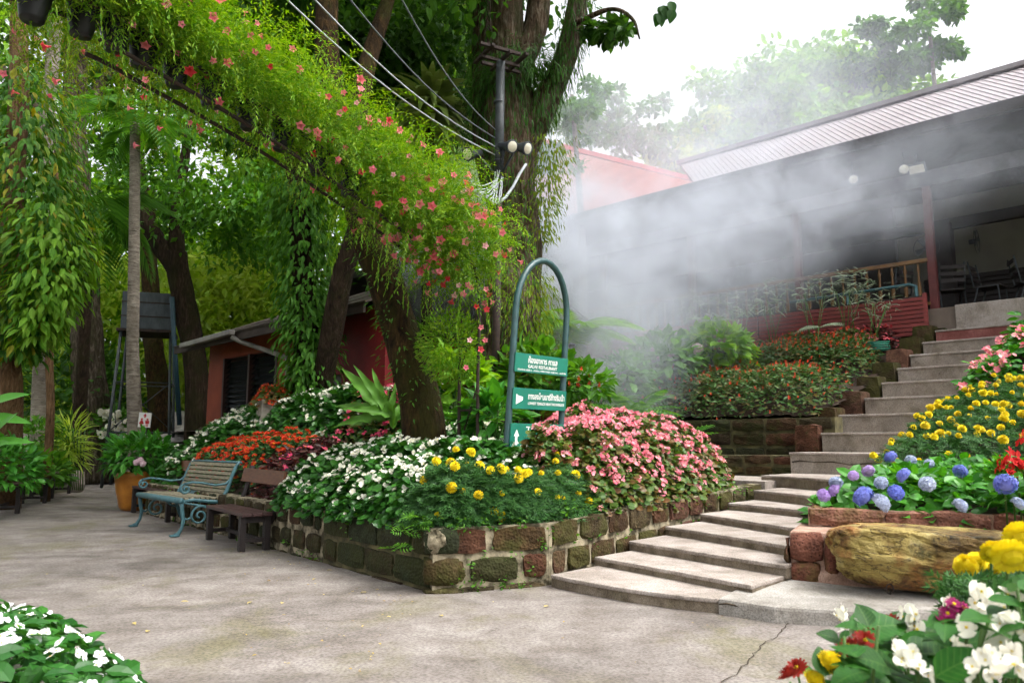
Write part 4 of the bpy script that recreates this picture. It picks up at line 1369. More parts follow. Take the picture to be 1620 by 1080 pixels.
v, f = rough_block(P(27, 693, 12.5) - Vector((0, 0, .3)), (.3, .3, .8), (EV, NV, Vector((0, 0, 1))), .02, .04, 8)
tag(MB().add(v, f, True).build('stone_pillar', 'potcon'), 'pale stone pillar half hidden in the far left shrubs', 'pillar')

# ochre pot with leafy plant
def leafy_ball(name, tm, c, r, n, size, mat, parent, zr=1.0, shell=.5, droop=.1, spread=.35):
    d = rand_dirs(n, -.55, 1)
    rr = (shell + (1 - shell) * RNG.random(n) ** .5)[:, None]
    pos = np.array(c) + d * rr * np.array([r, r, r * zr])
    ax = d + rand_dirs(n) * .7; ax[:, 2] -= droop
    up = d * .5 + np.array([0, 0, .8]) + rand_dirs(n) * spread
    return scatter(name, tm, pos, ax, up, size * RNG.uniform(.65, 1.2, n), mat, parent)
pc = G(190, 808) + Vector((.12, .22, 0))
pot = thing('ochre_pot', pc, 'large ochre glazed pot at the left end of the flower bed wall', 'pot')
MB().lathe(pc, [(.2, .0), (.235, .06), (.29, .3), (.32, .5), (.335, .54), (.335, .58), (.3, .585), (.28, .5)], 28).build('body', 'ochre', pot)
MB().lathe(pc + Vector((0, 0, .5)), [(.27, 0), (.27, .02), (.1, .03)], 20).build('soil', 'soil', pot)
hy = thing('potted_shrub', pc + Vector((0, 0, .52)), 'broad-leaved green shrub growing in the ochre pot', 'shrub')
leafy_ball('foliage', LF_LANCE, pc + Vector((.02, .05, .8)), .52, 700, .19, 'lf_hyd', hy, .72, .35)
for k in range(7):
    a = k * .9
    MB().tube([pc + Vector((0, 0, .5)), pc + Vector((.25 * math.cos(a), .25 * math.sin(a), .8)), pc + Vector((.35 * math.cos(a), .35 * math.sin(a), .9))], [.014, .012, .006], 5).build('stem', 'stem', hy)
HY_W = hydrangea_head('hydrangea_head', 'fl_palepink', .075)
for px, py in ((222, 728), (226, 733), (216, 731)):
    inst('flower_head', HY_W, hy, P(px, py, 11.6), (1.2, 0, .3), .6)

# ================================================================== green sign arch
def sign_arch():
    O = P(806, 640, 6.8); Rr = P(889, 640, 7.35); Rr.z = O.z
    X = (Rr - O); Wd = X.length; X.normalize()
    U = (Vector((0, 0, 1)) + X * .095).normalized()
    Nn = X.cross(U).normalized()
    root = thing('sign_arch', O - U * 1.0, 'dark green arched tube sign stand with three green signboards', 'sign')
    def S(u, v, w=0.0): return O + X * u + U * v + Nn * w
    pts = [S(0, -1.05)] + [S(0, v) for v in (-.5, 0, .5, .88)]
    for a in np.linspace(math.pi, 0, 15)[1:-1]:
        pts.append(S(Wd / 2 + Wd / 2 * math.cos(a), .88 + .53 * math.sin(a)))
    pts += [S(Wd, v) for v in (.88, .5, 0, -.5, -1.05)]
    MB().tube(pts, .031, 12).build('arch_tube', 'tubegreen', root)
    def panel(v0, v1, u0=-.01, u1=None):
        u1 = Wd + .0 if u1 is None else u1
        mb = MB().box(S((u0 + u1) / 2, (v0 + v1) / 2, .04), (u1 - u0, .014, v1 - v0), (X, -Nn, U))
        return mb.build('sign_panel', 'signgreen', root, bevel=.003)
    def text(par, body, u, v, size, width=None, offset=0.0):
        c = bpy.data.curves.new('lettering', 'FONT')
        c.body = body; c.align_x = 'CENTER'; c.size = size; c.offset = offset
        t = bpy.data.objects.new('lettering', c); COL.objects.link(t)
        bpy.context.view_layer.update()
        me = bpy.data.meshes.new_from_object(t.evaluated_get(bpy.context.evaluated_depsgraph_get()))
        bpy.data.objects.remove(t)
        xs = [w.co.x for w in me.vertices]
        k = 1.0 if not width else width / (max(xs) - min(xs))
        fs = [tuple(p.vertices) for p in me.polygons]
        mb = MB().add([S(u + w.co.x * k, v + w.co.y, .0495) for w in me.vertices], fs)
        return mb.build('lettering', 'white', par)
    m = Wd / 2
    p1 = panel(.30, .475)
    text(p1, 'ห้องอาหาร กาแล', m, .392, .075, Wd * .56, .0016)
    text(p1, 'GALAE RESTAURANT', m, .346, .042, Wd * .56, .0008)
    text(p1, 'เปิดบริการ 10.00 น. - 22.00 น. OPEN DAILY 10.00 AM. - 10.00 PM.', m, .316, .022, Wd * .93, .0004)
    p2 = panel(-.035, .155)
    text(p2, 'ทางลงโซนบาร์ข้างริมน้ำ', m + .08, .058, .075, Wd * .7, .0016)
    text(p2, 'LOWEST TERRACE NEAR THE RIVERSIDE', m + .08, .008, .034, Wd * .7, .0006)
    ar = MB().slab([S(.03, .005, .0495), S(.12, .045, .0495), S(.12, .075, .0495), S(.055, .085, .0495), S(.03, .1, .0495)], .002)
    ar.build('arrow', 'white', p2)
    p3 = panel(-.385, -.165)
    text(p3, 'TOILET', m, -.25, .085, Wd * .5, .0012)
    text(p3, 'ห้องน้ำ', m + .05, -.34, .07, Wd * .34, .0012)
    MB().slab([S(.05, -.36, .0495), S(.08, -.36, .0495), S(.08, -.28, .0495), S(.1, -.28, .0495), S(.065, -.22, .0495), S(.03, -.28, .0495), S(.05, -.28, .0495)], .002).build('arrow', 'white', p3)
sign_arch()

# ================================================================== lamp pole with floodlights
LB = P(782, 640, 10); LB.z = .8
LT = P(792, 98, 10)
pole = thing('lamp_pole', LB, 'grey steel lamp pole with square top frame beside the big epiphyte tree', 'lamp pole')
LJ = LB.lerp(LT, .69)
MB().tube([LB, LJ], .055, 10).build('lower_pole', 'rust', pole)
MB().tube([LJ - Vector((0, 0, .1)), LT], .065, 10).build('upper_pole', 'steel_dark', pole)
for dx, dy, w, h in ((0, -.26, .62, .06), (0, .26, .62, .06)):
    MB().box(LT + Vector((dx, dy, .05)), (w, .05, .04), .5).build('top_frame', 'rust', pole)
for dx in (-.26, .26):
    MB().box(LT + Vector((dx * math.cos(.5), dx * math.sin(.5), .052)), (.05, .58, .04), .5).build('top_frame', 'rust', pole)
for a in (.5, 2.07):
    MB().box(LT + Vector((0, 0, .01)), (.6, .04, .04), a).build('top_strut', 'rust', pole)
for z in (.0, .25, 1.1):
    MB().tube([LJ + Vector((0, 0, z)), LJ + Vector((0, 0, z + .03))], .075, 10).build('clamp', 'lampbody', pole)
def floodlight(px, py, aim, label):
    c = P(px, py, 9.75)
    t = thing('pole_floodlight', c, label, 'lamp')
    d = Vector(aim).normalized(); q = d.to_track_quat('Z', 'Y')
    def put(prof, name, mat):
        mb = MB().lathe((0, 0, 0), prof, 16); mb.v = [tuple(q @ Vector(v) + c) for v in mb.v]; mb.build(name, mat, t)
    put([(.045, -.3), (.05, -.29), (.055, -.14), (.085, -.04), (.094, 0), (.094, .014), (.088, .014)], 'housing', 'lampbody')
    put([(.086, .006), (.07, .016), (.02, .022)], 'glass', 'lampglass')
    MB().tube([c - d * .15, c - d * .15 + Vector((0, 0, .05)), LJ + Vector((0, 0, .02))], .018, 6).build('bracket', 'lampbody', t)
floodlight(740, 244, (-.5, -.75, -.35), 'pole floodlight on the left of the lamp pole, facing left')
floodlight(810, 232, (.55, -.75, -.35), 'pole floodlight just right of the lamp pole, larger white lens')
floodlight(834, 235, (.75, -.6, -.35), 'outermost pole floodlight on the right of the lamp pole')
bun = thing('cable_bundle', LJ, 'bundle of pale grey cables drooping from the lamp pole toward the vine arch', 'cables')
for k in range(14):
    e = P(735 + k * 4.2 + random.uniform(-6, 6), 292 + k * 2.2 + random.uniform(-8, 8), 8.8)
    m = LJ.lerp(e, .5) + Vector((random.uniform(-.1, .1), .1, -.1 - .02 * k))
    a = LJ + Vector((random.uniform(-.06, .06), -.05, random.uniform(-.1, .12)))
    MB().tube([a * (1 - t) ** 2 + m * 2 * t * (1 - t) + e * t * t for t in np.linspace(0, 1, 10)], .0085, 5).build('cable', 'cable', bun)
for k, (px, py, lab) in enumerate([(462, -20, 'lowest'), (505, -20, 'second'), (560, -20, 'third'), (640, -20, 'highest')]):
    a = LJ + Vector((-.04, 0, .35 + .12 * k)); e = P(px, py, 6.5)
    e = a + (e - a) * 1.3
    pts = [a.lerp(e, t) + Vector((0, 0, -.25 * math.sin(math.pi * t))) for t in np.linspace(0, 1, 14)]
    tag(MB().tube(pts, .009, 5).build('overhead_cable', 'cable' if k < 2 else 'cabledark'), lab + ' of the four overhead cables running from the lamp pole', 'cable', 'overhead cables from the lamp pole')
ed = [P(790, 320, 9.6), P(800, 312, 9.7), P(812, 295, 9.8), P(822, 275, 9.9), P(832, 260, 10)]
tag(MB().tube(ed, .02, 6).build('wrapped_conduit', 'cable'), 'pale wrapped conduit slanting across the tree trunk below the floodlights', 'conduit')

# ================================================================== water tank tower, far roof, restroom sign
tk = thing('water_tank_tower', P(240, 690, 19) - Vector((0, 0, 1)), 'grey square water tank on a thin steel tower between the trees', 'tank')
tc = P(237, 497, 19); tw2 = .62
ax = .35
MB().box(tc, (1.15, 1.15, .92), ax).build('tank', 'tank', tk, bevel=.02)
MB().box(tc + Vector((0, 0, -.5)), (1.3, 1.3, .06), ax).build('platform', 'rust', tk)
for z in (-.15, .2):
    MB().box(tc + Vector((0, 0, z)), (1.17, 1.17, .03), ax).build('band', 'rust', tk)
for i, (sx, sy) in enumerate(((-1, -1), (1, -1), (1, 1), (-1, 1))):
    c, s = math.cos(ax), math.sin(ax)
    a = tc + Vector((.55 * (sx * c - sy * s), .55 * (sx * s + sy * c), -.5)); b = Vector((tc.x + .72 * (sx * c - sy * s), tc.y + .72 * (sx * s + sy * c), 0))
    MB().tube([a, b], .035, 6).build('leg', 'steel_dark', tk)
    sx2, sy2 = ((-1, -1), (1, -1), (1, 1), (-1, 1))[(i + 1) % 4]
    for z in (1.3, 2.5):
        t = z / tc.z; w = .72 - .17 * t
        p = Vector((tc.x + w * (sx * c - sy * s), tc.y + w * (sx * s + sy * c), z)); q = Vector((tc.x + w * (sx2 * c - sy2 * s), tc.y + w * (sx2 * s + sy2 * c), z))
        MB().tube([p, q], .018, 5).build('brace', 'steel_dark', tk)
    q = Vector((tc.x + .62 * (sx2 * c - sy2 * s), tc.y + .62 * (sx2 * s + sy2 * c), 2.5)); p = Vector((tc.x + .68 * (sx * c - sy * s), tc.y + .68 * (sx * s + sy * c), 1.3))
    MB().tube([p, q], .012, 5).build('cross_brace', 'steel_dark', tk)
MB().tube([P(272, 470, 18.2), P(275, 530, 18.2), P(284, 672, 18.2)], .06, 8).build('pipe', 'pipeblue', tk)
cr = thing('corrugated_roof', P(265, 690, 21) - Vector((0, 0, 1)), 'low grey corrugated roof behind the water tower', 'roof')
a, b, c, d = P(205, 705, 19.5), P(345, 690, 19.5), P(345, 640, 22.5), P(225, 662, 22.5)
nq = 22
for k in range(nq):
    t0, t1 = k / nq, (k + .93) / nq
    MB().slab([a.lerp(b, t0), a.lerp(b, t1), d.lerp(c, t1) + Vector((0, 0, .02 * (k % 2))), d.lerp(c, t0) + Vector((0, 0, .02 * (k % 2)))], .03).build('sheet', 'corr', cr)
MB().prism([(a.x, a.y), (b.x, b.y), (c.x, c.y), (d.x, d.y)], 0, [a.z - .1, b.z - .1, c.z - .1, d.z - .1]).build('wall', 'hutroof', cr)
rs = thing('restroom_sign', P(229, 664, 14.2), 'small white restroom sign with red arrow and two red figures', 'sign')
c = P(229, 664, 14.2)
sx_, sz_ = Vector((1, .12, -.06)).normalized(), Vector((.06, 0, 1)).normalized()
nn_ = sx_.cross(sz_).normalized()
MB().box(c, (.22, .012, .27), (sx_, -nn_, sz_)).build('board', 'white', rs)
def RSp(u, v): return c + sx_ * u + sz_ * v + nn_ * .009
MB().slab([RSp(-.012, .04), RSp(.012, .04), RSp(.012, .075), RSp(.035, .075), RSp(0, .118), RSp(-.035, .075), RSp(-.012, .075)], .002).build('arrow', 'redpaint', rs)
for u, skirt in ((-.05, 1), (.05, 0)):
    hd_ = [RSp(u + .02 * math.cos(t), .012 + .02 * math.sin(t)) for t in np.linspace(0, 2 * math.pi, 9)[:-1]]
    mb = MB().slab(hd_, .002)
    if skirt: mb.slab([RSp(u - .045, -.075), RSp(u + .045, -.075), RSp(u + .018, -.01), RSp(u - .018, -.01)], .002)
    else: mb.slab([RSp(u - .032, -.07), RSp(u + .032, -.07), RSp(u + .036, -.01), RSp(u - .036, -.01)], .002)
    mb.slab([RSp(u - .02, -.118), RSp(u - .004, -.118), RSp(u - .004, -.077), RSp(u - .02, -.077)], .002)
    mb.slab([RSp(u + .004, -.118), RSp(u + .02, -.118), RSp(u + .02, -.077), RSp(u + .004, -.077)], .002)
    mb.build('figure', 'redpaint', rs)
MB().tube([c - sz_ * .13 - nn_ * .02, c - Vector((0, -.05, c.z - .0))], .02, 6).build('stake', 'rust', rs)
lb = thing('trunk_lamp', P(141, 562, 20), 'small white lamp box with grey pipe fixed to the big grey trunk', 'lamp')
MB().box(P(139, 561, 20), (.17, .1, .09)).build('box', 'white', lb)
MB().tube([P(156, 566, 20), P(150, 585, 20), P(135, 630, 20), P(122, 660, 20)], .04, 6).build('pipe', 'steel_dark', lb)
MB().tube([P(153, 566, 19.9), P(158, 565, 19.9)], .05, 8).build('lamp_head', 'white', lb)

# concrete box with orange flowers in front of the hut
cbx = P(432, 648, 11.2)
cp = thing('concrete_flower_box', cbx - Vector((0, 0, .3)), 'square grey concrete flower box in front of the hut', 'planter')
MB().box(cbx - Vector((0, 0, .12)), (.4, .4, .52), .5).build('box', 'potcon', cp, bevel=.015)
MB().box(cbx + Vector((0, 0, .142)), (.34, .34, .01), .5).build('soil', 'soil', cp)

# ================================================================== flower beds
def bed(name, label, cat, poly, zf, h, tm, n, size, lmat, flowers=(), edge=.3, bmp=.25, k=4.0, seed=0.0, sink=.5, over=.12, leafaxis=.35, group=None, stems=0):
    """flowers: (meshes, count, scale, lift, facing, partname)"""
    poly = [(p[0], p[1]) for p in poly]
    cx = sum(p[0] for p in poly) / len(poly); cy = sum(p[1] for p in poly) / len(poly)
    root = thing(name, (cx, cy, float(zf(np.array([cx]), np.array([cy]))[0])), label, cat, group)
    def top(x, y):
        d = edge_dist(x, y, poly)
        t = np.clip(d / edge, 0, 1)
        return h * np.sqrt(np.maximum(0, 1 - (1 - t) ** 2)) * (1 + bmp * bumpy(x, y, k, seed)) - over * (1 - t) ** 2, d, t
    def grad(x, y):
        e = .03
        gx = edge_dist(x + e, y, poly) - edge_dist(x - e, y, poly); gy = edge_dist(x, y + e, poly) - edge_dist(x, y - e, poly)
        g = np.stack([gx, gy, np.zeros_like(gx)], 1)
        return -norm(g)
    x, y = poly_pts(poly, n)
    # more leaves towards the rim, where the side of the mass shows
    tp, d, t = top(x, y)
    out = grad(x, y) * (1 - t)[:, None]
    z = zf(x, y) + tp * (1 - sink * RNG.random(n) ** 2.2)
    a = RNG.uniform(0, 2 * np.pi, n)
    ax = np.stack([np.cos(a), np.sin(a), RNG.normal(leafaxis, .35, n)], 1) + out * .9
    ax[:, 2] -= (1 - t) * .5
    up = np.stack([RNG.normal(0, .45, n), RNG.normal(0, .45, n) - .25, np.ones(n)], 1) + out * 1.2
    scatter('foliage', tm, np.stack([x, y, z], 1), ax, up, size * RNG.uniform(.6, 1.25, n), lmat, root)
    for meshes, cnt, sc, lift, facing, pname in flowers:
        kk = min(cnt, 300)
        x, y = poly_pts(poly, cnt * 4)
        if cnt <= 320:                       # spread the blooms: best of four candidates
            px_, py_ = [x[0]], [y[0]]
            for i in range(1, cnt):
                cx4, cy4 = x[i * 4:i * 4 + 4], y[i * 4:i * 4 + 4]
                dd_ = np.min((cx4[:, None] - np.array(px_)) ** 2 + (cy4[:, None] - np.array(py_)) ** 2, 1)
                b_ = int(np.argmax(dd_)); px_.append(cx4[b_]); py_.append(cy4[b_])
            x, y = np.array(px_), np.array(py_)
        else:
            x, y = x[:cnt], y[:cnt]
        tp, d, t = top(x, y)
        out = grad(x, y) * (1 - t)[:, None]
        z = zf(x, y) + tp + lift * RNG.uniform(.4, 1.2, cnt)
        dr = np.stack([RNG.normal(0, .35, cnt), RNG.normal(0, .35, cnt) - facing, np.ones(cnt)], 1) + out * .8
        for i in range(kk):
            q = Vector(dr[i]).to_track_quat('Z', 'Y').to_euler()
            q.rotate_axis('Z', random.uniform(0, 6.28))
            inst(pname, random.choice(meshes), root, (x[i], y[i], z[i]), q, sc * random.uniform(.6, 1.25))
        if cnt > kk:
            me = meshes[0]
            tv = np.zeros(len(me.vertices) * 3); me.vertices.foreach_get('co', tv)
            me.calc_loop_triangles()
            tf = np.zeros(len(me.loop_triangles) * 3, dtype=np.int32); me.loop_triangles.foreach_get('vertices', tf)
            dd = dr[kk:]
            o = scatter(pname, (tv.reshape(-1, 3)[:, [0, 1, 2]], tf.reshape(-1, 3)), np.stack([x[kk:], y[kk:], z[kk:]], 1),
                        np.cross(dd, rand_dirs(cnt - kk)), dd, np.full(cnt - kk, sc), me.materials[0].name and [q for q in M if M[q] == me.materials[0]][0], root)
    return root

WB = [begonia_cluster('white_begonia', 'fl_white', 5, 1.25, .035) for _ in range(3)]
PB = [begonia_cluster('pink_begonia', 'fl_pink', 6, 1.35, .04) for _ in range(3)]
YM = [pompom('marigold_head', 'fl_yellow', .036, 8, 15) for _ in range(2)]
OM = [daisy('chrysanthemum', 'fl_orange', .03, 13, 3) for _ in range(2)]
HP = [five_petal('pink_flower', 'fl_hotpink', .024, 3, .03) for _ in range(2)]
RSV = [spike('red_salvia', 'fl_orange', .05) for _ in range(2)]
RF = [five_petal('red_impatiens', 'fl_coral', .03, 4, .05) for _ in range(2)]

W_DIR = (WC - WA).normalized(); W_IN = Vector((.777, .63))
def wpt(t, d):            # t metres from the corner back along the left wall, d metres into the bed
    p = WC - W_DIR * t + W_IN * d
    return (p.x, p.y)
S_DIR = (WE - WD).normalized(); S_IN = Vector((-S_DIR.y, S_DIR.x))
def spt(t, d):            # t metres up along the stair side, d metres into the bed
    p = WD + S_DIR * t + S_IN * d
    return (p.x, p.y)

bed('white_begonia_bed', 'white begonias spilling over the wall between the brown bench and the marigolds', 'begonias',
    [wpt(.45, .0), wpt(.35, .5), wpt(.0, 1.2), wpt(.2, 2.2), wpt(1.1, 2.7), wpt(2.4, 2.5), wpt(3.0, 1.6), wpt(3.05, .6), wpt(2.95, -.04), wpt(1.6, -.05)],
    zsoil, .40, LF_ROUND, 13000, .072, 'lf_begonia', [(WB, 560, .9, .03, .5, 'flower_cluster')], .4, .3, 4.5, .3, .6, .06)
bed('white_begonia_bed', 'white begonias sloping up toward the hut behind the orange flowers', 'begonias',
    [wpt(4.2, 1.0), wpt(3.0, 2.0), wpt(2.9, 2.9), wpt(4.5, 2.9), wpt(6.5, 2.3), wpt(7.9, 1.5), wpt(8.1, .15), wpt(7.2, .1), wpt(6.4, .8), wpt(5.0, .95)],
    zsoil, .42, LF_ROUND, 9000, .09, 'lf_begonia', [(WB, 460, 1.15, .03, .5, 'flower_cluster')], .4, .3, 4.0, 1.3, .6, .1)
bed('orange_chrysanthemum_bed', 'orange-red chrysanthemums behind the teal bench', 'flowers',
    [wpt(3.7, .4), wpt(3.5, 1.0), wpt(4.6, 1.05), wpt(6.2, .85), wpt(7.1, .35), wpt(6.6, .2), wpt(5, .2)],
    zsoil, .36, LF_DIAMOND, 4200, .07, 'lf_marigold', [(OM, 420, 1.3, .02, .4, 'flower')], .25, .2, 5, .8)
bed('pink_flower_patch', 'pink flowers at the end of the orange chrysanthemums, among white begonias', 'flowers',
    [wpt(3.0, 1.15), wpt(2.9, 1.9), wpt(3.7, 2.2), wpt(4.4, 1.6), wpt(3.9, 1.1)],
    zsoil, .45, LF_DIAMOND, 1200, .08, 'lf_pinkbeg', [([begonia_cluster('pink_cluster', 'fl_hotpink', 6, 1.3, .04)], 90, 1.2, .03, .4, 'flower_cluster')], .25, .2, 5, 2)
bed('dark_leaf_flower_patch', 'dark red-leaved plants with hot pink flowers by the bench backrest', 'flowers',
    [wpt(3.05, .15), wpt(3.0, 1.0), wpt(3.6, 1.15), wpt(4.2, .5), wpt(4.1, .18)],
    zsoil, .34, LF_DIAMOND, 1500, .09, 'lf_dkred', [(HP, 14, 1.5, .03, .5, 'flower')], .25, .2, 5, 3)
bed('marigold_bed', 'dark green marigold plants with yellow blooms at the wall corner', 'marigolds',
    [wpt(.55, .1), wpt(.3, .02), wpt(.12, .08), (WC.x + .15, WC.y + .14), (WD.x - .1, WD.y + .08), spt(.35, .1), spt(.75, .12), spt(.8, .35), spt(.5, 1.0), (.35, 7.1), (-.1, 7.1), wpt(.15, 1.1)],
    zsoil, .42, LF_PINNATE, 5200, .115, 'lf_marigold', [(YM, 56, .95, .11, .8, 'flower_head')], .4, .28, 5.5, 4, .75, .0)
bed('pink_begonia_bed', 'tall pink begonias along the left side of the lower steps', 'begonias',
    [spt(.6, .05), spt(.6, .5), spt(1.0, .85), spt(1.5, 1.7), spt(2.6, 1.7), spt(3.4, 1.0), spt(3.5, .15), spt(2.4, .02), spt(1.2, .02)],
    zsoil, .70, LF_ROUND, 9500, .062, 'lf_pinkbeg', [(PB, 560, .95, .03, .6, 'flower_cluster')], .55, .25, 4.5, 5, .75, .0)
bed('sign_begonia_patch', 'pink begonias standing in front of the lowest signboard', 'begonias',
    [(.02, 6.62), (.2, 6.35), (.5, 6.4), (.62, 6.75), (.45, 6.85), (.15, 6.72)],
    zsoil, .62, LF_ROUND, 1500, .062, 'lf_pinkbeg', [(PB, 36, .95, .03, .7, 'flower_cluster')], .2, .3, 9, 5.5, .85, .02)
bed('box_flowers', 'orange flowers filling the concrete flower box', 'flowers',
    [(cbx.x + .3 * math.cos(a), cbx.y + .3 * math.sin(a)) for a in np.linspace(0, 6.28, 9)[:-1]], lambda x, y: np.full(np.shape(x), cbx.z + .13), .2, LF_OVAL, 420, .08, 'lf_pinkbeg',
    [([begonia_cluster('orange_cluster', 'fl_orange', 5, 1.2, .035)], 34, 1.2, .02, .5, 'flower_cluster')], .2, .2, 5, 6)

# terraces of red flowers left of the upper flight
def sp(s, c): return tuple(from_sc(s, c).to_2d())
bed('red_salvia_bed', 'lower bank of small red flowers above the mossy terrace wall', 'flowers',
    [sp(6.05, -.45), sp(6.0, -2.2), sp(6.1, -4.6), sp(7.0, -4.8), sp(7.6, -3.2), sp(7.4, -1.4), sp(7.2, -.3)],
    zsoil, .5, LF_DIAMOND, 9000, .085, 'lf_salvia', [(RSV, 260, 1.3, .03, .5, 'flower')], .35, .25, 4.2, 7, .8, .05)
bed('red_salvia_bed', 'upper bank of small red flowers just below the maroon boards', 'flowers',
    [sp(7.7, -.35), sp(7.75, -1.8), sp(7.8, -3.4), sp(9.0, -3.6), sp(9.3, -2), sp(9.2, -.5), sp(8.4, -.35)],
    zsoil, .5, LF_DIAMOND, 7500, .085, 'lf_salvia', [(RSV, 280, 1.3, .03, .5, 'flower')], .35, .25, 4.2, 8, .8, .05)
bed('hot_pink_impatiens_bed', 'hot pink impatiens on dark leaves under the end of the maroon boards', 'flowers',
    [sp(9.2, -.35), sp(9.2, -1.9), sp(9.7, -2.1), sp(9.75, -.35)],
    zsoil, .42, LF_DIAMOND, 1800, .09, 'lf_dkred', [(RF, 46, 1.35, .03, .5, 'flower_cluster')], .25, .25, 5, 9)

# right-hand bank
def on_bank(px, py, h):
    for Yd in np.arange(4.6, 9, .03):
        p = P(px, py, Yd)
        if p.z < float(zbank(p.x, p.y)) + h: return p
    return P(px, py, 6.3)
HB = [hydrangea_head('hydrangea_head', 'fl_blue', .072), hydrangea_head('hydrangea_head', 'fl_lilac', .066), hydrangea_head('hydrangea_head', 'fl_paleblue', .066)]
hyd = bed('hydrangea_bed', 'blue and lilac hydrangeas above the brick planter and boulder', 'hydrangeas',
    [(2.2, 5.78), (2.75, 5.5), (3.45, 5.2), (4.6, 4.75), (5.4, 5.4), (4.6, 6.7), (3.75, 7.2), (3.05, 7.0)],
    zbank, .27, LF_OVAL, 3200, .125, 'lf_hyd', [], .3, .3, 4.5, 10, .7, .1, .45)
for px, py, Yd, m, s in ((1303, 783, 6.35, 1, .8), (1320, 775, 6.5, 1, .8), (1366, 785, 5.95, 0, 1.15), (1393, 795, 5.8, 2, 1.15), (1417, 779, 6.0, 0, .9), (1409, 723, 7.3, 0, 1.05), (1441, 728, 7.1, 2, 1.0),
                         (1374, 745, 6.8, 1, .95), (1394, 763, 6.5, 2, .8), (1430, 752, 6.6, 0, .9), (1467, 765, 6.3, 2, .95), (1519, 745, 6.5, 0, .95), (1470, 733, 6.9, 2, .85), (1591, 766, 6.0, 0, 1.2),
                         (1519, 799, 5.5, 2, .85), (1610, 796, 5.35, 2, .8), (1322, 763, 6.7, 2, .8), (1350, 752, 6.8, 1, .7)):
    inst('flower_head', HB[m], hyd, on_bank(px, py, .34), (.9, random.uniform(-.3, .3), random.uniform(0, 6)), (s * .7, s * .7, s * .58))
bed('yellow_marigold_bank', 'bank of yellow marigolds above the hydrangeas beside the stairs', 'marigolds',
    [(3.2, 7.2), (3.9, 6.95), (4.8, 6.3), (6.6, 6.0), (7.2, 7.6), (6.6, 8.5), (5.5, 8.8), (4.7, 8.6)],
    zbank, .36, LF_PINNATE, 6000, .12, 'lf_marigold', [(YM, 270, 1.05, .08, .9, 'flower_head')], .35, .25, 4.5, 11, .75, .05)
bed('pink_begonia_bank', 'pink begonias above the yellow marigolds beside the stairs', 'begonias',
    [(5.2, 9.0), (5.6, 8.7), (6.7, 8.5), (8.0, 7.9), (9.0, 9.2), (8.2, 10.4), (6.9, 10.3), (6.0, 9.7)],
    zbank, .45, LF_OVAL, 3500, .13, 'lf_hyd', [(PB, 130, 1.9, .04, .8, 'flower_cluster')], .35, .25, 4, 12, .75, .05)
bed('green_shrub_bank', 'leafy green shrubs at the top right beside the upper steps', 'shrubs',
    [(6.7, 10.3), (7.0, 10.2), (8.2, 10.4), (9.2, 9.3), (11.5, 10.2), (10, 12.4), (8.7, 12.0)],
    zbank, .55, LF_OVAL, 3200, .15, 'lf_hyd', [], .4, .3, 3.5, 13, .8, .05)
ger = thing('red_geranium', P(1600, 725, 5.2), 'bright red geranium at the right edge above the hydrangeas', 'geranium')
GR = five_petal('geranium_head', 'fl_red', .022, 12, .055, 'fl_red')
for px, py in ((1583, 733), (1605, 722), (1618, 738), (1618, 690), (1596, 738)):
    inst('flower_head', GR, ger, P(px, py, 5.0), (1.1, random.uniform(-.3, .3), random.uniform(0, 6)), 1.1)
    MB().tube([P(px, py, 5.02), P(px + 8, py + 60, 5.1), P(px + 12, py + 110, 5.15)], .006, 5).build('stem', 'stem', ger)
leafy_ball('foliage', LF_ROUND, P(1606, 770, 5.1), .2, 120, .08, 'lf_hyd', ger)

# ================================================================== foreground flowers
bed('white_impatiens', 'white impatiens in the lower left foreground', 'impatiens',
    [(-3.4, 4.3), (-2.5, 4.05), (-1.85, 3.55), (-1.3, 3.0), (-1.1, 2.2), (-3.2, 2.0)], lambda x, y: np.full(np.shape(x), -.02), .5, LF_OVAL, 3200, .085, 'lf_impatiens',
    [([five_petal('impatiens_flower', 'fl_purewhite', .021, 3, .03), five_petal('impatiens_flower', 'fl_purewhite', .023, 4, .036)], 120, 1.0, .02, .45, 'flower_cluster')], 1.1, .16, 4.5, 14, .7, .0)

fgc = Vector((.98, 1.9, .0))
fg = thing('white_begonia_plant', fgc, 'large-leaved white begonia in the lower right foreground', 'begonia')
BLF = mesh_of('large_leaf', LF_ROUND[0].tolist(), LF_ROUND[1].tolist(), 'lf_begonia')
def big_leaf_mesh(name, L, W, mat, n=8, cup=.12, droop=.18, wave=0.0):
    V, F = [], []
    for i in range(n + 1):
        t = i / n
        w = W * (math.sin(math.pi * (t ** .75)) ** .8 if 0 < t < 1 else 0.0) * (1 - .25 * t)
        y = L * t; z = -droop * L * t * t
        w *= 1 + wave * .25 * math.sin(t * 31)
        e = wave * w * math.sin(t * 24)
        V += [(-w, y, z + cup * w * 1.6 + e), (-w * .5, y, z + cup * w * .5), (0, y, z), (w * .5, y, z + cup * w * .5), (w, y, z + cup * w * 1.6 - e)]
    for i in range(n):
        for j in range(4):
            a = i * 5 + j
            F.append((a, a + 1, a + 6, a + 5))
    return mesh_of(name, V, F, mat, True)
BL1 = [big_leaf_mesh('leaf', .1, .042, 'lf_vein'), big_leaf_mesh('leaf', .12, .045, 'lf_vein2', droop=.3)]
def aim_leaf(mesh, root, pos, direction, up, s=1.0, name='leaf'):
    d = Vector(direction).normalized(); u = Vector(up)
    x = d.cross(u).normalized(); z = x.cross(d)
    R = Matrix((x, d, z)).transposed()
    return inst(name, mesh, root, pos, R.to_euler(), s)
lr = random.Random(4)
def fg_edge(px):          # how high the plants reach at this column
    return np.interp(px, [1230, 1290, 1340, 1400, 1450, 1500, 1620], [1075, 1050, 985, 968, 985, 960, 900])
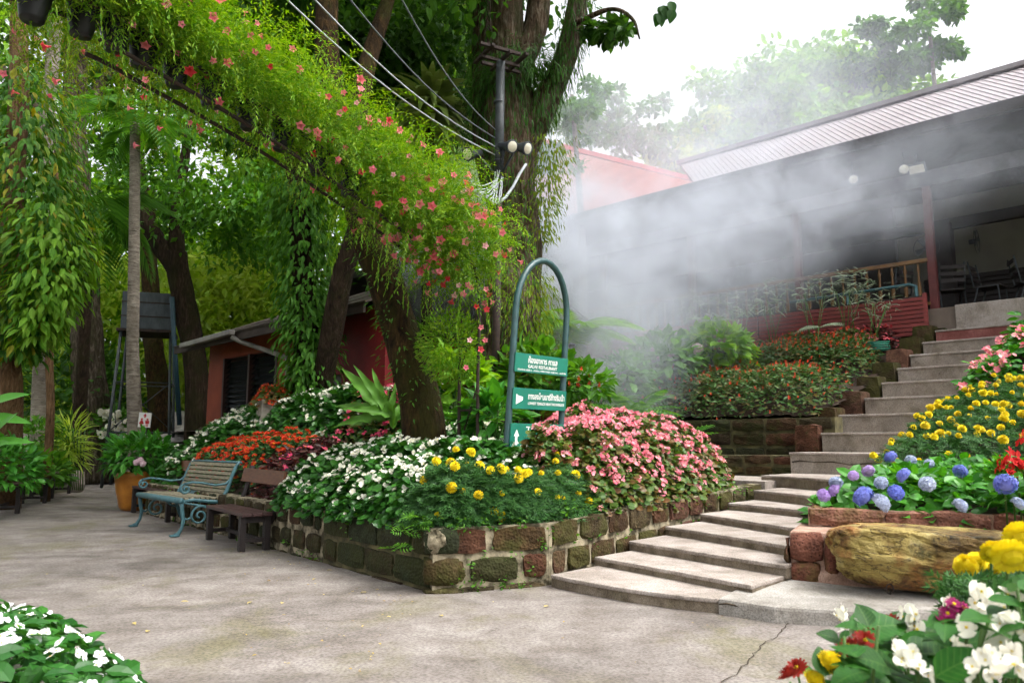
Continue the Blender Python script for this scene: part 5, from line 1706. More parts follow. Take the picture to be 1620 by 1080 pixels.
for i in range(290):
    px = lr.uniform(1290, 1680); dep = lr.uniform(1.45, 2.3)
    py = fg_edge(px) + 12 + lr.random() ** 1.3 * 190
    p = P(px, py, dep)
    a = lr.uniform(0, 6.28)
    aim_leaf(lr.choice(BL1), fg, p, (math.cos(a), math.sin(a) * .6 - .3, lr.uniform(-.15, .5)), (lr.uniform(-.4, .4), lr.uniform(-.7, 0), 1), lr.uniform(.4, .85))
for px, py, dep, ln, dr_, up_ in ((1345, 1000, 1.7, 1.35, (1, -.1, .35), (-.2, -.6, 1)), (1440, 1035, 1.55, 1.3, (.9, .2, .05), (0, -.6, 1)), (1500, 1000, 1.75, 1.0, (1, .2, .1), (0, -.5, 1)), (1650, 925, 1.7, .9, (-1, .1, .1), (0, -.5, .9)),
                                  (1405, 1055, 1.5, 1.1, (-.6, -.2, .3), (0, -.6, 1)), (1560, 1060, 1.5, 1.2, (.8, .1, .3), (.2, -.6, 1)), (1600, 990, 1.9, 1.2, (-.7, .1, .3), (.2, -.6, 1)), (1480, 1070, 1.45, 1.1, (.5, -.3, .5), (0, -.6, 1))):
    aim_leaf(BL1[lr.random() > .4], fg, P(px, py, dep), dr_, up_, ln * .8)
WBN = [begonia_cluster('begonia_cluster', 'fl_white', 6, 1.7, .04) for _ in range(3)]
for px, py, dep in ((1350, 995, 1.75), (1332, 978, 1.9), (1440, 975, 1.75), (1545, 955, 1.7), (1575, 965, 1.65), (1555, 990, 1.6), (1530, 985, 1.7), (1600, 1000, 1.55), (1430, 1035, 1.55),
                    (1450, 1055, 1.5), (1560, 1050, 1.4), (1585, 1062, 1.35), (1605, 1045, 1.4), (1330, 1060, 1.75), (1515, 1040, 1.6), (1615, 955, 1.7), (1310, 1072, 1.8), (1500, 960, 1.95)):
    inst('flower_cluster', lr.choice(WBN), fg, P(px, py, dep - .03), (lr.uniform(.5, 1.2), lr.uniform(-.4, .4), lr.uniform(0, 6)), lr.uniform(.5, .8))
for i in range(26):
    px = lr.uniform(1330, 1620); dep = lr.uniform(1.5, 2.1)
    py = fg_edge(px) + lr.uniform(10, 60)
    b = P(px, py, dep)
    MB().tube([b, b + Vector((lr.uniform(-.03, .03), .02, -.1)), b + Vector((lr.uniform(-.05, .05), .05, -.3))], .0035, 5).build('stem', 'stem', fg)
fm = thing('yellow_marigold_plant', Vector((1.2, 2.0, 0)), 'big yellow marigolds at the right edge in front of the boulder', 'marigold')
YMN = [pompom('marigold_bloom', 'fl_yellow', .034, 12, 26) for _ in range(2)]
for px, py, dep, s in ((1527, 892, 2.05, .85), (1548, 886, 2.1, .75), (1572, 871, 2.0, .9), (1598, 876, 1.75, 1.15), (1574, 899, 2.1, .7), (1618, 848, 1.8, 1.2)):
    p = P(px, py, dep)
    inst('flower_head', random.choice(YMN), fm, p, (.9, lr.uniform(-.2, .2), lr.uniform(0, 6)), s)
    MB().tube([p + Vector((0, .01, -.01)), p + Vector((.01, .04, -.1)), p + Vector((.02, .08, -.35))], .004, 5).build('stem', 'stem', fm)
n = 260
pp = np.array([P(lr.uniform(1500, 1640), lr.uniform(915, 985), lr.uniform(1.9, 2.3)) for _ in range(n)])
scatter('foliage', LF_PINNATE, pp, rand_dirs(n, 0, .8), rand_dirs(n, .3, 1), RNG.uniform(.05, .09, n), 'lf_marigold', fm)
fy = thing('small_marigold_plant', P(1315, 1070, 1.9), 'small yellow marigolds low in the right foreground corner', 'marigold')
for px, py, s in ((1314, 1046, .72), (1290, 1075, .65), (1335, 1058, .5)):
    inst('flower_head', YMN[0], fy, P(px, py, 1.6), (.9, .1, 1), s)
fd = thing('dark_red_chrysanthemum', P(1370, 1040, 1.9), 'dark red chrysanthemums in the right foreground behind white begonias', 'chrysanthemum')
DR = daisy('dark_red_flower', 'fl_dkred', .026, 15, 4)
for px, py, dep in ((1368, 1022, 1.9), (1345, 1032, 1.9), (1385, 1015, 1.95), (1330, 1040, 1.95), (1408, 995, 2.0), (1250, 1078, 1.85), (1262, 1066, 1.95), (1358, 1018, 2.0)):
    inst('flower_head', DR, fd, P(px, py - 8, dep - .25), (.7, lr.uniform(-.4, .4), lr.uniform(0, 6)), 1.0)
    MB().tube([P(px, py, dep + .01), P(px + 20, py + 90, dep + .05)], .003, 5).build('stem', 'stem', fd)
fmg = thing('magenta_daisy', P(1500, 975, 2.0), 'magenta daisies among the foreground begonias', 'daisy')
MG = daisy('magenta_flower', 'fl_magenta', .022, 14, 2)
for px, py in ((1500, 978), (1485, 988), (1515, 972), (1507, 963), (1522, 968)):
    inst('flower_head', MG, fmg, P(px, py - 6, 1.65), (.8, lr.uniform(-.4, .4), lr.uniform(0, 6)), .9)
    MB().tube([P(px, py, 1.96), P(px + 15, py + 90, 2.0)], .003, 5).build('stem', 'stem', fmg)

n = 420
lx = RNG.uniform(-6, 3, n); ly = RNG.uniform(2.5, 12, n)
lx = np.where(RNG.random(n) < .45, np.interp(ly, [5.4, 11.6], [-.7, -5.6]) - RNG.random(n) ** 2 * .8, lx)
ld = rand_dirs(n, -.05, .15)
o = scatter('petal_litter', LF_OVAL, np.stack([lx, ly, np.full(n, .004)], 1), ld, np.array([0, 0, 1.]) + rand_dirs(n) * .15, RNG.uniform(.008, .03, n), 'lf_litter')
tag(o, 'tiny scattered petals and leaf bits on the courtyard concrete', 'litter')
# fallen leaves on the courtyard
lf_me = [mesh_of('fallen_leaf', LF_OVAL[0].tolist(), LF_OVAL[1].tolist(), 'lf_litter')]
for i, (px, py) in enumerate(((445, 955), (525, 902), (400, 952), (210, 985), (286, 952), (232, 1000), (580, 937), (500, 915), (1010, 945), (860, 960), (700, 975))):
    o = bpy.data.objects.new('fallen_leaf', lf_me[0]); COL.objects.link(o)
    o.location = G(px, py) + Vector((0, 0, .004)); o.rotation_euler = (.05, .08, i * 1.3); o.scale = (.045, .05, .05)
    tag(o, 'small dry leaf lying on the concrete courtyard', 'leaf', 'fallen leaves on the courtyard')

# ================================================================== flowering vine arch
def smooth(pts, n=60):
    pts = [Vector(p) for p in pts]
    out = []
    q = [pts[0] * 2 - pts[1]] + pts + [pts[-1] * 2 - pts[-2]]
    seg = len(pts) - 1
    for i in range(n + 1):
        u = i / n * seg; k = min(int(u), seg - 1); t = u - k
        a, b, c, d = q[k], q[k + 1], q[k + 2], q[k + 3]
        out.append(.5 * ((2 * b) + (c - a) * t + (2 * a - 5 * b + 4 * c - d) * t * t + (3 * b - a - 3 * c + d) * t ** 3))
    return out
HOOP = smooth([(-.42, 7.3, .5), (-.42, 7.3, 1.6), P(740, 440, 7.3), P(690, 385, 7.1), P(585, 305, 6.7), P(430, 195, 6.0), P(260, 90, 5.2), P(110, 10, 4.5), (-3.15, 3.4, 3.3), (-3.3, 2.9, 2.0), (-3.35, 2.8, .0)], 90)
arch = thing('vine_arch', (-.42, 7.3, .5), 'rusty steel ladder arch carrying the flowering vine over the path', 'arch')
for s in (-.13, .13):
    MB().tube([p + EV * s for p in HOOP], .018, 6).build('rail', 'rust', arch)
    MB().tube([p + EV * s + Vector((0, 0, -.22)) for p in HOOP[30:62]], .016, 6).build('lower_rail', 'rust', arch)
for k in range(2, 88, 5):
    MB().tube([HOOP[k] - EV * .13, HOOP[k] + EV * .13], .011, 5).build('rung', 'rust', arch)
for k in range(4, 26, 6):
    MB().tube([HOOP[k] - EV * .13, HOOP[k + 5] + EV * .13], .009, 5).build('brace', 'rust', arch)
prof = [(.055, 0), (.06, .01), (.085, .15), (.09, .17), (.1, .175), (.1, .2), (.09, .2), (.085, .17)]
pm = MB().lathe((0, 0, -.1), prof, 16)
pot_me = mesh_of('hanging_pot', pm.v, pm.f, 'blackpot', True)
nth = ['first', 'second', 'third', 'fourth', 'fifth', 'sixth', 'seventh', 'eighth', 'ninth', 'tenth']
for i, k in enumerate((38, 41, 44, 47, 50, 53, 56, 59, 62, 65)):
    o = bpy.data.objects.new('black_plant_pot', pot_me); COL.objects.link(o)
    o.location = HOOP[k] + Vector((0, 0, -.06)); o.rotation_euler = (.1 * math.sin(i * 2), .1 * math.cos(i * 3), 0)
    o.scale = (1.15,) * 3
    tag(o, nth[i] + ' black plastic pot up the arch, counted from the leg by the sign', 'pot', 'black pots along the vine arch')

vine = thing('flowering_vine', (-.42, 7.2, 2.6), 'bright green vine with coral trumpet flowers draped over the arch', 'vine')
hp_np = np.array(HOOP)
def vine_points(n, t0, t1):
    t = RNG.uniform(t0, t1, n)
    i = np.clip(t.astype(int), 0, len(HOOP) - 2); f = (t - i)[:, None]
    c = hp_np[i] * (1 - f) + hp_np[i + 1] * f
    sh = np.interp(t, [14, 18, 25, 33, 42, 55, 70], [.26, .38, .44, .44, .4, .36, .33])
    return c, sh, t
def vine_cloud(n, shell):
    c, sh, t = vine_points(n, 19.5, 66)
    d = rand_dirs(n)
    r = sh * (shell + (1 - shell) * RNG.random(n) ** .6)
    r = r * (1 + .22 * np.sin(t * 1.3 + d[:, 0] * 3) + .12 * np.sin(t * 3.1 + d[:, 2] * 5))
    lift = np.interp(t, [15, 21, 30, 40, 70], [.0, .1, .14, .17, .2])[:, None]
    side = np.interp(t, [15, 21, 36, 70], [.05, .08, .12, .14])[:, None]
    p = c + np.array([0, 0, 1]) * lift + np.array(EV) * side
    off = d * r[:, None]
    off[:, 2] = np.where(off[:, 2] < 0, off[:, 2] * np.interp(t, [15, 26, 38, 70], [1, 1, .8, .62]), off[:, 2])
    return p + off, d, t
n = 60000
p, d, t = vine_cloud(n, .45)
ax = d * .6 + rand_dirs(n) * .8; ax[:, 2] -= .1
scatter('foliage', LF_NARROW, p, ax, d + rand_dirs(n) * .5 + np.array([0, 0, .6]), RNG.uniform(.028, .06, n), 'lf_vine', vine)
# wispy shoots
ns = 2500
p, d, t = vine_cloud(ns, .85)
LP, LA, LU = [], [], []
for i in range(ns):
    q = Vector(p[i]); dd = (Vector(d[i]) + Vector((0, 0, random.uniform(-.2, .9))) + Vector(rand_dirs(1)[0]) * .5).normalized()
    L = random.randint(6, 15) + (random.randint(4, 14) if random.random() < .3 else 0)
    for k in range(L):
        q = q + dd * .022
        dd = (dd + Vector((0, 0, -.045 - .004 * k)) + Vector((random.uniform(-.12, .12), random.uniform(-.12, .12), 0))).normalized()
        sd_ = dd.cross(Vector((0, 0, 1))) * (1 if k % 2 else -1)
        LP.append(tuple(q)); LA.append(tuple(dd * .6 + sd_)); LU.append((random.uniform(-.3, .3), -.3, 1))
scatter('shoots', LF_NARROW, np.array(LP), np.array(LA), np.array(LU), RNG.uniform(.03, .06, len(LP)), 'lf_vine', vine)
TR = [trumpet('trumpet_flower', 'fl_coral', 1.0), trumpet('trumpet_flower', 'fl_coral', 1.2), trumpet('trumpet_flower', 'fl_pink', 1.0)]
nf = 760
p, d, t = vine_cloud(nf, .97)
cnt = 0
for i in range(nf):
    w = np.interp(t[i], [17, 30, 36, 66], [1, 1, .45, .3])
    if d[i][1] > .35 or random.random() > w or cnt >= 280: continue
    dd = Vector(d[i]) + Vector((random.uniform(-.4, .4), -.5, random.uniform(-.6, .1)))
    q = dd.to_track_quat('Z', 'Y').to_euler()
    inst('flower', random.choice(TR), vine, Vector(p[i]) + Vector(d[i]) * .03, q, random.uniform(.8, 1.25)); cnt += 1
# bushy tuft halfway up the leg
leg = thing('vine_tuft', (-.55, 7.2, 1.8), 'small tuft of the vine growing halfway up the arch leg', 'vine')
nn2 = 2600
dd2 = rand_dirs(nn2)
pp2 = np.array([-.6, 7.25, 1.98]) + dd2 * np.array([.32, .25, .36]) * (.3 + .7 * RNG.random(nn2)[:, None] ** .5)
scatter('foliage', LF_NARROW, pp2, dd2 + rand_dirs(nn2) * .8, rand_dirs(nn2, .2, 1), RNG.uniform(.035, .07, nn2), 'lf_vine', leg)
for px, py in ((762, 520), (768, 540), (742, 540), (757, 555), (735, 583), (752, 487), (774, 492), (745, 457), (727, 454), (770, 460)):
    inst('flower', random.choice(TR), leg, P(px, py, 7.0), (1.4, random.uniform(-.8, .8), random.uniform(-.5, .5)), .95)

# second trellis rail with a hanging curtain of vine
T2A, T2B = P(500, 175, 8.2), P(60, -90, 5.7)
rail2 = thing('vine_trellis', T2A, 'rusty trellis rail behind the arch, hidden by hanging vine', 'trellis')
for dz, dn in ((0, 0), (.0, .3)):
    off = NV * 0 - EV * dn
    MB().tube([T2A + off, T2A.lerp(T2B, .5) + off + Vector((0, 0, .2)), T2B + off], .018, 6).build('rail', 'rust', rail2)
for k in range(8):
    a = T2A.lerp(T2B, (k + .5) / 8) + Vector((0, 0, .2 * math.sin(math.pi * (k + .5) / 8)))
    MB().tube([a, a - EV * .3], .011, 5).build('rung', 'rust', rail2)
veil = thing('hanging_vine', T2A.lerp(T2B, .5), 'olive green curtain of hanging vine with scattered coral flowers behind the arch', 'vine')
LP, LA, LU, FP = [], [], [], []
for i in range(860):
    t = random.random()
    q = T2A.lerp(T2B, t) - EV * random.uniform(-.25, .7) + Vector((0, 0, .2 * math.sin(math.pi * t) + random.uniform(-.15, .3)))
    L = random.uniform(.3, 1.25) * (.6 + .45 * t) + (.4 if random.random() < .15 else 0)
    sw = Vector((random.uniform(-.25, .25), random.uniform(-.25, .25), 0))
    m = int(L / .026)
    for k in range(m):
        q = q + Vector((0, 0, -.024)) + sw * .02 + Vector((random.uniform(-.008, .008), random.uniform(-.008, .008), 0))
        a = random.uniform(0, 6.28)
        LP.append(tuple(q)); LA.append((math.cos(a), math.sin(a), -.5)); LU.append((random.uniform(-.5, .5), random.uniform(-.8, .2), 1))
    FP.append(q)
scatter('foliage', LF_NARROW, np.array(LP), np.array(LA), np.array(LU), RNG.uniform(.03, .06, len(LP)), 'lf_veil', veil)
for q in random.sample(FP, 60):
    inst('flower', random.choice(TR), veil, q, (random.uniform(1.5, 2.6), random.uniform(-.6, .6), random.uniform(-1, 1)), random.uniform(.8, 1.15))

# ================================================================== trees
def trunk_mb(pts, rad, n=14, rough=.08, seg=24, seed=0.0):
    c = smooth(pts, seg)
    rr = np.interp(np.linspace(0, len(pts) - 1, seg + 1), range(len(pts)), rad)
    mb = MB(); mb.tube(c, list(rr), n)
    vv = []
    for i, v in enumerate(mb.v):
        k = min(i // n, seg)
        ctr = c[k]; d = Vector(v) - ctr
        w = mnoise.noise(Vector((v[0] * 2.5 + seed, v[1] * 2.5, v[2] * .8))) + .5 * mnoise.noise(Vector((v[0] * 7 + seed, v[1] * 7, v[2] * 1.6)))
        vv.append(tuple(ctr + d * (1 + rough * 2 * w)))
    mb.v = vv
    return mb
def crown(root, clumps, tm, size, mat, name='crown', flat=.7, droop=.25, shell=.35):
    """clumps: (centre, radius, leaves)"""
    P_, A_, U_, S_ = [], [], [], []
    for c, r, m in clumps:
        sub = max(3, int(m / 90))
        cen = np.array(c) + rand_dirs(sub) * r * (RNG.random(sub)[:, None] ** .45) * np.array([1, 1, flat])
        k = RNG.integers(0, sub, m)
        d = rand_dirs(m)
        rr = r * .34 * (shell + (1 - shell) * RNG.random(m)) * RNG.uniform(.7, 1.2, sub)[k]
        p = cen[k] + d * rr[:, None] * np.array([1.15, 1.15, .6])
        ax = d * .6 + rand_dirs(m) * .8; ax[:, 2] -= droop
        u = rand_dirs(m) * .6 + np.array([0, 0, 1.0])
        P_.append(p); A_.append(ax); U_.append(u); S_.append(size * RNG.uniform(.6, 1.25, m))
    return scatter(name, tm, np.vstack(P_), np.vstack(A_), np.vstack(U_), np.concatenate(S_), mat, root, None)
def tree(name, label, path, rad, barkm, limbs=(), clumps=(), tm=LF_DIAMOND, size=.2, lmat='lf_mid', n=14, rough=.08, group=None, cat='tree'):
    root = thing(name, path[0], label, cat, group)
    trunk_mb(path, rad, n, rough, 26, random.random() * 9).build('trunk', barkm, root)
    for lp, lr_ in limbs:
        trunk_mb(lp, lr_, 9, .06, 14, random.random() * 9).build('limb', barkm, root)
    if clumps:
        crown(root, clumps, tm, size, lmat)
    return root
def Z0(v, z=0.0): return Vector((v.x, v.y, z))

# big grey tree at the end of the path
b = G(150, 757, 0)
b = P(150, 757, 20); b.z = 0
big = tree('big_tree', 'big grey-barked tree with peeling trunk at the end of the path', [b, P(148, 680, 20), P(138, 560, 20), P(128, 420, 20), P(118, 250, 20), P(120, 60, 20)], [.52, .42, .40, .42, .34, .28], 'bark_big',
     [([P(118, 300, 20), P(60, 180, 20), P(-40, 60, 21)], [.22, .16, .1]), ([P(119, 200, 20), P(190, 90, 21), P(280, -20, 22)], [.2, .14, .08])],
     [(P(60, 60, 21), 3.0, 1500), (P(230, 90, 22), 3.2, 1500), (P(330, 200, 22), 2.6, 1000), (P(130, -60, 20), 3.2, 1300), (P(340, 20, 22), 2.6, 1300), (P(-40, 200, 20), 2.4, 1000), (P(250, 330, 23), 2.2, 1500), (P(150, 180, 23), 2.6, 1500)], LF_OVAL, .22, 'lf_dark')
# orange trunk at the far left with a climber
b = P(18, 690, 12.5); b.z = 0
ot = tree('orange_bark_tree', 'orange-barked trunk at the far left edge, wrapped in a climber', [b, P(18, 640, 11.5), P(14, 540, 11.5), P(20, 330, 11.5), P(30, 130, 11.5), P(28, -80, 11.5)], [.22, .16, .15, .15, .14, .12], 'bark_orange', rough=.05)
cl = thing('leafy_climber', P(18, 560, 11.3), 'bright leafy climber covering the far left trunk', 'climber')
def climber(root, pts, rad, n, tm, size, mat, name='foliage', droop=.9):
    c = np.array(smooth(pts, 40)); t = RNG.uniform(0, 39.9, n); i = t.astype(int); f = (t - i)[:, None]
    ctr = c[i] * (1 - f) + c[i + 1] * f
    rr = np.interp(t, np.linspace(0, 40, len(rad)), rad) * (.55 + .6 * RNG.random(n)) * (1 + .25 * np.sin(t * 2.3))
    a = RNG.uniform(0, 2 * np.pi, n)
    d = np.stack([np.cos(a), np.sin(a), RNG.normal(0, .25, n)], 1)
    p = ctr + d * rr[:, None]
    ax = d * .8 + rand_dirs(n) * .5; ax[:, 2] -= droop
    return scatter(name, tm, p, ax, d + np.array([0, 0, .7]) + rand_dirs(n) * .35, size * RNG.uniform(.6, 1.25, n), mat, root, None)
climber(cl, [P(30, 560, 11.2), P(45, 470, 11.2), P(60, 380, 11.2), P(40, 260, 11.2), P(30, 120, 11.3)], [.25, .5, .72, .75, .6], 3600, LF_LANCE, .19, 'lf_climb')
climber(cl, [P(95, 470, 12.5), P(110, 390, 12.5), P(95, 300, 12.5), P(60, 200, 12.3)], [.2, .4, .5, .5], 1300, LF_LANCE, .17, 'lf_climb', 'side_foliage')
climber(cl, [P(60, 540, 10.9), P(75, 470, 10.9), P(95, 400, 10.9), P(60, 330, 10.9)], [.2, .45, .5, .4], 900, LF_LANCE, .2, 'lf_light', 'bright_foliage')
# pale leaning trunk top left, slim trunks
b = P(66, 700, 17); b.z = 0
tree('pale_trunk_tree', 'pale ringed trunk leaning behind the vine at the top left', [b, P(70, 450, 17), P(74, 210, 17), P(82, 110, 17), P(96, -60, 17)], [.2, .17, .16, .15, .14], 'bark_pale', rough=.02)
b = P(80, 690, 14); b.z = 0
tree('slim_trunk_tree', 'slim pale brown trunk above the far left shrubs', [b, P(80, 650, 14), P(78, 560, 14), P(84, 430, 14), P(90, 250, 14)], [.08, .07, .07, .06, .05], 'bark_orange', rough=.03)
# slender palm with fronds
b = P(215, 735, 15); b.z = 0
pm_ = tree('slender_palm', 'slender grey palm trunk in front of the water tank', [b, P(214, 690, 15), P(210, 560, 15), P(212, 420, 15), P(214, 195, 15)], [.2, .15, .12, .11, .1], 'bark_pale', rough=.02)
def fronds(root, c, n, L, tm, mat, tilt=(.1, .8), seed=0, name='frond', up=None):
    r = random.Random(seed)
    me = mesh_of(name, tm[0].tolist(), tm[1].tolist(), mat)
    for i in range(n):
        a = 2 * math.pi * (i + r.uniform(-.3, .3)) / n
        d = Vector((math.cos(a), math.sin(a), r.uniform(*tilt)))
        aim_leaf(me, root, c, d, Vector((0, 0, 1)) + Vector((r.uniform(-.2, .2), r.uniform(-.2, .2), 0)), L * r.uniform(.8, 1.15), name)
fronds(pm_, P(214, 200, 15), 10, 1.6, LF_PALM, 'lf_mid', (-.3, .8), 3)
b = P(135, 560, 17); b.z = 0
p2 = tree('arching_palm', 'palm with drooping feathery fronds beside the big grey tree', [b, P(135, 500, 16), P(138, 330, 16)], [.14, .12, .12], 'bark_dark', rough=.03)
fronds(p2, P(138, 330, 16), 10, 2.0, LF_PALM, 'lf_mid', (-.2, .8), 5)
# dark leaning forked tree behind the hut corner
b = P(318, 665, 18.5); b.z = 0
tree('leaning_dark_tree', 'dark forked tree leaning left behind the hut corner', [b, P(312, 610, 18.5), P(295, 500, 18.5), P(281, 430, 18.5), P(278, 400, 18.5)], [.34, .28, .27, .26, .25], 'bark_dark',
     [([P(281, 430, 18.5), P(252, 385, 18.5), P(228, 330, 18.5), P(215, 200, 19)], [.24, .22, .18, .1]), ([P(279, 410, 18.5), P(281, 330, 18.5), P(300, 200, 19)], [.2, .16, .1])],
     [(P(330, 330, 18), 2.3, 1300), (P(420, 370, 18), 1.8, 1100), (P(400, 270, 18), 2.2, 1300), (P(230, 200, 18), 2.0, 900)], LF_DIAMOND, .22, 'lf_mid')
b = P(252, 700, 20.5); b.z = 0
tree('tangled_trunk_tree', 'brown trunk tangled in creepers under the water tank', [b, P(252, 640, 20.5), P(244, 560, 20.5), P(238, 480, 20.8), P(230, 300, 21)], [.36, .28, .28, .24, .2], 'bark_moss', rough=.15)
# ivy-covered tree by the hut
b = P(485, 660, 11.6); b.z = .5
iv = tree('ivy_clad_tree', 'tree trunk smothered in green creeper in front of the hut', [b, P(485, 560, 11.6), P(478, 430, 11.6), P(470, 280, 11.6), P(440, 100, 11.6)], [.24, .2, .18, .17, .14], 'bark_dark',
     [([P(500, 660, 11.4), P(512, 590, 11.1), P(530, 500, 10.8), P(545, 420, 10.6), P(575, 330, 10.4), P(590, 200, 10.2)], [.17, .16, .16, .15, .14, .1])],
     [(P(470, 60, 12), 1.5, 1700), (P(400, 130, 13), 1.5, 1500), (P(560, 60, 12), 1.4, 1600)], LF_OVAL, .2, 'lf_dark')
climber(iv, [P(490, 640, 11.3), P(490, 560, 11.3), P(484, 470, 11.3), P(474, 360, 11.3), P(468, 290, 11.3)], [.35, .36, .42, .45, .4], 3800, LF_LANCE, .15, 'lf_mid', 'creeper')
# main mossy leaning trunk in the bed
b = Vector((-.82, 7.75, .55))
mt = tree('mossy_leaning_tree', 'mossy leaning tree trunk rising from the begonias behind the arch', [b, P(668, 640, 7.75), P(645, 560, 7.75), P(612, 450, 7.75), P(585, 370, 7.75), P(556, 280, 7.9), P(520, 120, 8.2), P(520, -60, 8.6)],
     [.26, .21, .185, .18, .185, .17, .15, .12], 'bark_moss',
     [([P(560, 300, 7.9), P(570, 150, 8.6), P(620, -20, 9.2)], [.16, .12, .08])],
     [((-3.4, 8.2, 7.8), 2.4, 2600), ((-5.2, 10.5, 8.8), 2.0, 900), ((-1.6, 9.6, 8.3), 2.2, 2200), ((-4.2, 6.5, 8.4), 1.4, 500)], LF_OVAL, .18, 'lf_mid', n=18, rough=.1)
climber(mt, [P(660, 640, 7.75), P(628, 520, 7.75), P(590, 390, 7.75), P(560, 300, 7.9)], [.25, .2, .2, .24], 700, LF_NARROW, .08, 'lf_mid', 'small_ferns', .5)
# big epiphyte tree right of centre
b = P(800, 640, 11); b.z = .8
ep = tree('epiphyte_tree', 'huge multi-stemmed tree hung with epiphytes behind the lamp pole', [b, P(805, 520, 11), P(812, 400, 11), P(812, 280, 11), P(808, 170, 11), P(805, 80, 11), P(800, -60, 11)], [.52, .42, .38, .37, .37, .28, .24], 'bark_flaky',
     [([P(795, 330, 11.2), P(768, 240, 11.3), P(764, 100, 11.4), P(762, -60, 11.5)], [.22, .19, .18, .16]),
      ([P(830, 230, 11), P(868, 150, 11), P(898, 80, 11), P(922, -40, 11)], [.24, .21, .18, .15]),
      ([P(815, 110, 11), P(846, 50, 11), P(856, -40, 11)], [.22, .2, .17]),
      ([P(905, 40, 10.8), P(965, 15, 10.5), P(1000, 30, 10.3), P(1012, 62, 10.2)], [.05, .035, .025, .012])],
     [((.6, 10.5, 9.6), 2.4, 2200), ((-1.8, 12, 9.6), 2.6, 2400), (P(660, 80, 13), 1.9, 2600), (P(600, 20, 13), 1.8, 2000), (P(700, 170, 13.5), 1.6, 1700), (P(960, 20, 10.6), .45, 220), (P(985, 45, 10.4), .3, 80)], LF_OVAL, .17, 'lf_dark', n=20, rough=.13)
climber(ep, [P(800, 560, 11), P(806, 420, 11), P(806, 300, 11), P(800, 180, 11), P(800, 90, 11)], [.5, .44, .46, .5, .5], 4200, LF_BLADE, .17, 'lf_dark', 'epiphytes', 1.6)
climber(ep, [P(840, 210, 10.9), P(872, 145, 10.9), P(900, 80, 10.9), P(920, -20, 10.9)], [.28, .28, .26, .24], 1700, LF_BLADE, .16, 'lf_dark', 'epiphytes', 1.6)
climber(ep, [P(790, 150, 10.9), P(815, 110, 10.8), P(845, 90, 10.8)], [.3, .45, .35], 1500, LF_BLADE, .2, 'lf_dark', 'epiphytes', .6)
climber(ep, [P(764, 240, 11.2), P(764, 120, 11.3), P(762, 0, 11.4)], [.34, .3, .28], 900, LF_BLADE, .2, 'lf_dark', 'epiphytes', 1.4)
climber(ep, [P(855, 380, 10.8), P(860, 300, 10.8), P(868, 220, 10.8)], [.2, .3, .34], 1200, LF_NARROW, .1, 'lf_veil', 'hanging_moss', 1.4)
climber(ep, [P(840, 640, 10.6), P(830, 540, 10.6), P(835, 440, 10.6)], [.4, .4, .35], 1500, LF_NARROW, .12, 'lf_veil', 'hanging_moss', 1.4)
lb_ = [aim_leaf(BL1[0], ep, P(1050, 15, 10) + Vector((random.uniform(-.12, .12), 0, random.uniform(-.15, .15))), (random.uniform(-.5, .5), 0, -1), (.2, -1, .2), 2.0) for _ in range(7)]

# dracaena-like rosette
dr = thing('strap_leaf_rosette', P(680, 250, 11.5), 'big rosette of pale-edged strap leaves left of the lamp pole', 'plant')
trunk_mb([Z0(P(675, 600, 11.8), .8), P(676, 400, 11.6), P(680, 190, 11.5)], [.1, .08, .07], 8, .05, 12).build('trunk', 'bark_dark', dr)
SL = mesh_of('strap_leaf', LF_STRAP[0].tolist(), LF_STRAP[1].tolist(), 'lf_dracaena')
for i in range(150):
    d = Vector(rand_dirs(1, -.35, 1)[0])
    base = P(680, 175, 11.5) + Vector((0, 0, random.uniform(-.45, .2)))
    aim_leaf(SL, dr, base + d * .1, d + Vector((0, -.2, .15)), Vector((0, 0, 1)), random.uniform(.6, .95), 'strap_leaf')

# bird's nest fern
bn = thing('birds_nest_fern', P(625, 668, 8.6), 'big bird nest fern with broad ragged fronds left of the mossy trunk', 'fern')
BNF = big_leaf_mesh('frond', 1.0, .11, 'lf_nest', 22, .35, .5, .4)
BNF2 = big_leaf_mesh('frond', 1.0, .1, 'lf_nest', 22, .3, .7, .45)
fb = P(622, 665, 8.6)
for dx, dz, L, y_ in ((-.75, .85, 1.1, -.1), (-.45, 1.0, .8, -.25), (-.95, .45, .85, -.15), (-1, .05, .8, -.3), (-.75, .7, .75, .3), (-.1, 1, .6, -.5), (.3, 1, .6, .2), (-.6, .3, .7, -.6), (.1, .7, .6, .6), (-1.0, .2, .75, .1), (-.4, .7, .8, -.5)):
    aim_leaf(random.choice((BNF, BNF, BNF2)), bn, fb + Vector((0, 0, random.uniform(-.1, .05))), (dx, y_, dz), (-dz * .2, -.9, .5), L * .8, 'frond')

# ferns and shrubs behind the pink begonias
def fern(c, n, L, label, mat='lf_fern', name='fern', seed=0):
    t = thing(name, c, label, 'fern', 'ferns behind the pink begonias')
    fronds(t, Vector(c), n, L, LF_FERN, mat, (.25, 1.1), seed, 'frond')
def bed_pt(px, py, Y):
    p = P(px, py, Y); p.z = float(zsoil(np.array([p.x]), np.array([p.y]))[0]); return p
for i, (px, Y, L, lab) in enumerate(((930, 9.6, .8, 'fern just right of the sign arch'), (985, 10.2, .85, 'fern in the gap between sign arch and red flower bank'), (1040, 10.0, .85, 'fern at the left end of the mossy terrace wall'),
                                     (880, 10.6, .9, 'fern behind the sign arch'), (1010, 11.4, .85, 'fern in the mist above the terrace wall'), (950, 11.8, .8, 'fern deep in the mist right of the sign'), (760, 8.8, .8, 'fern behind the arch leg'), (905, 8.6, .7, 'fern low beside the signboards'))):
    fern(bed_pt(px, 660, Y) + Vector((0, 0, .25)), 15, L, lab, seed=i)
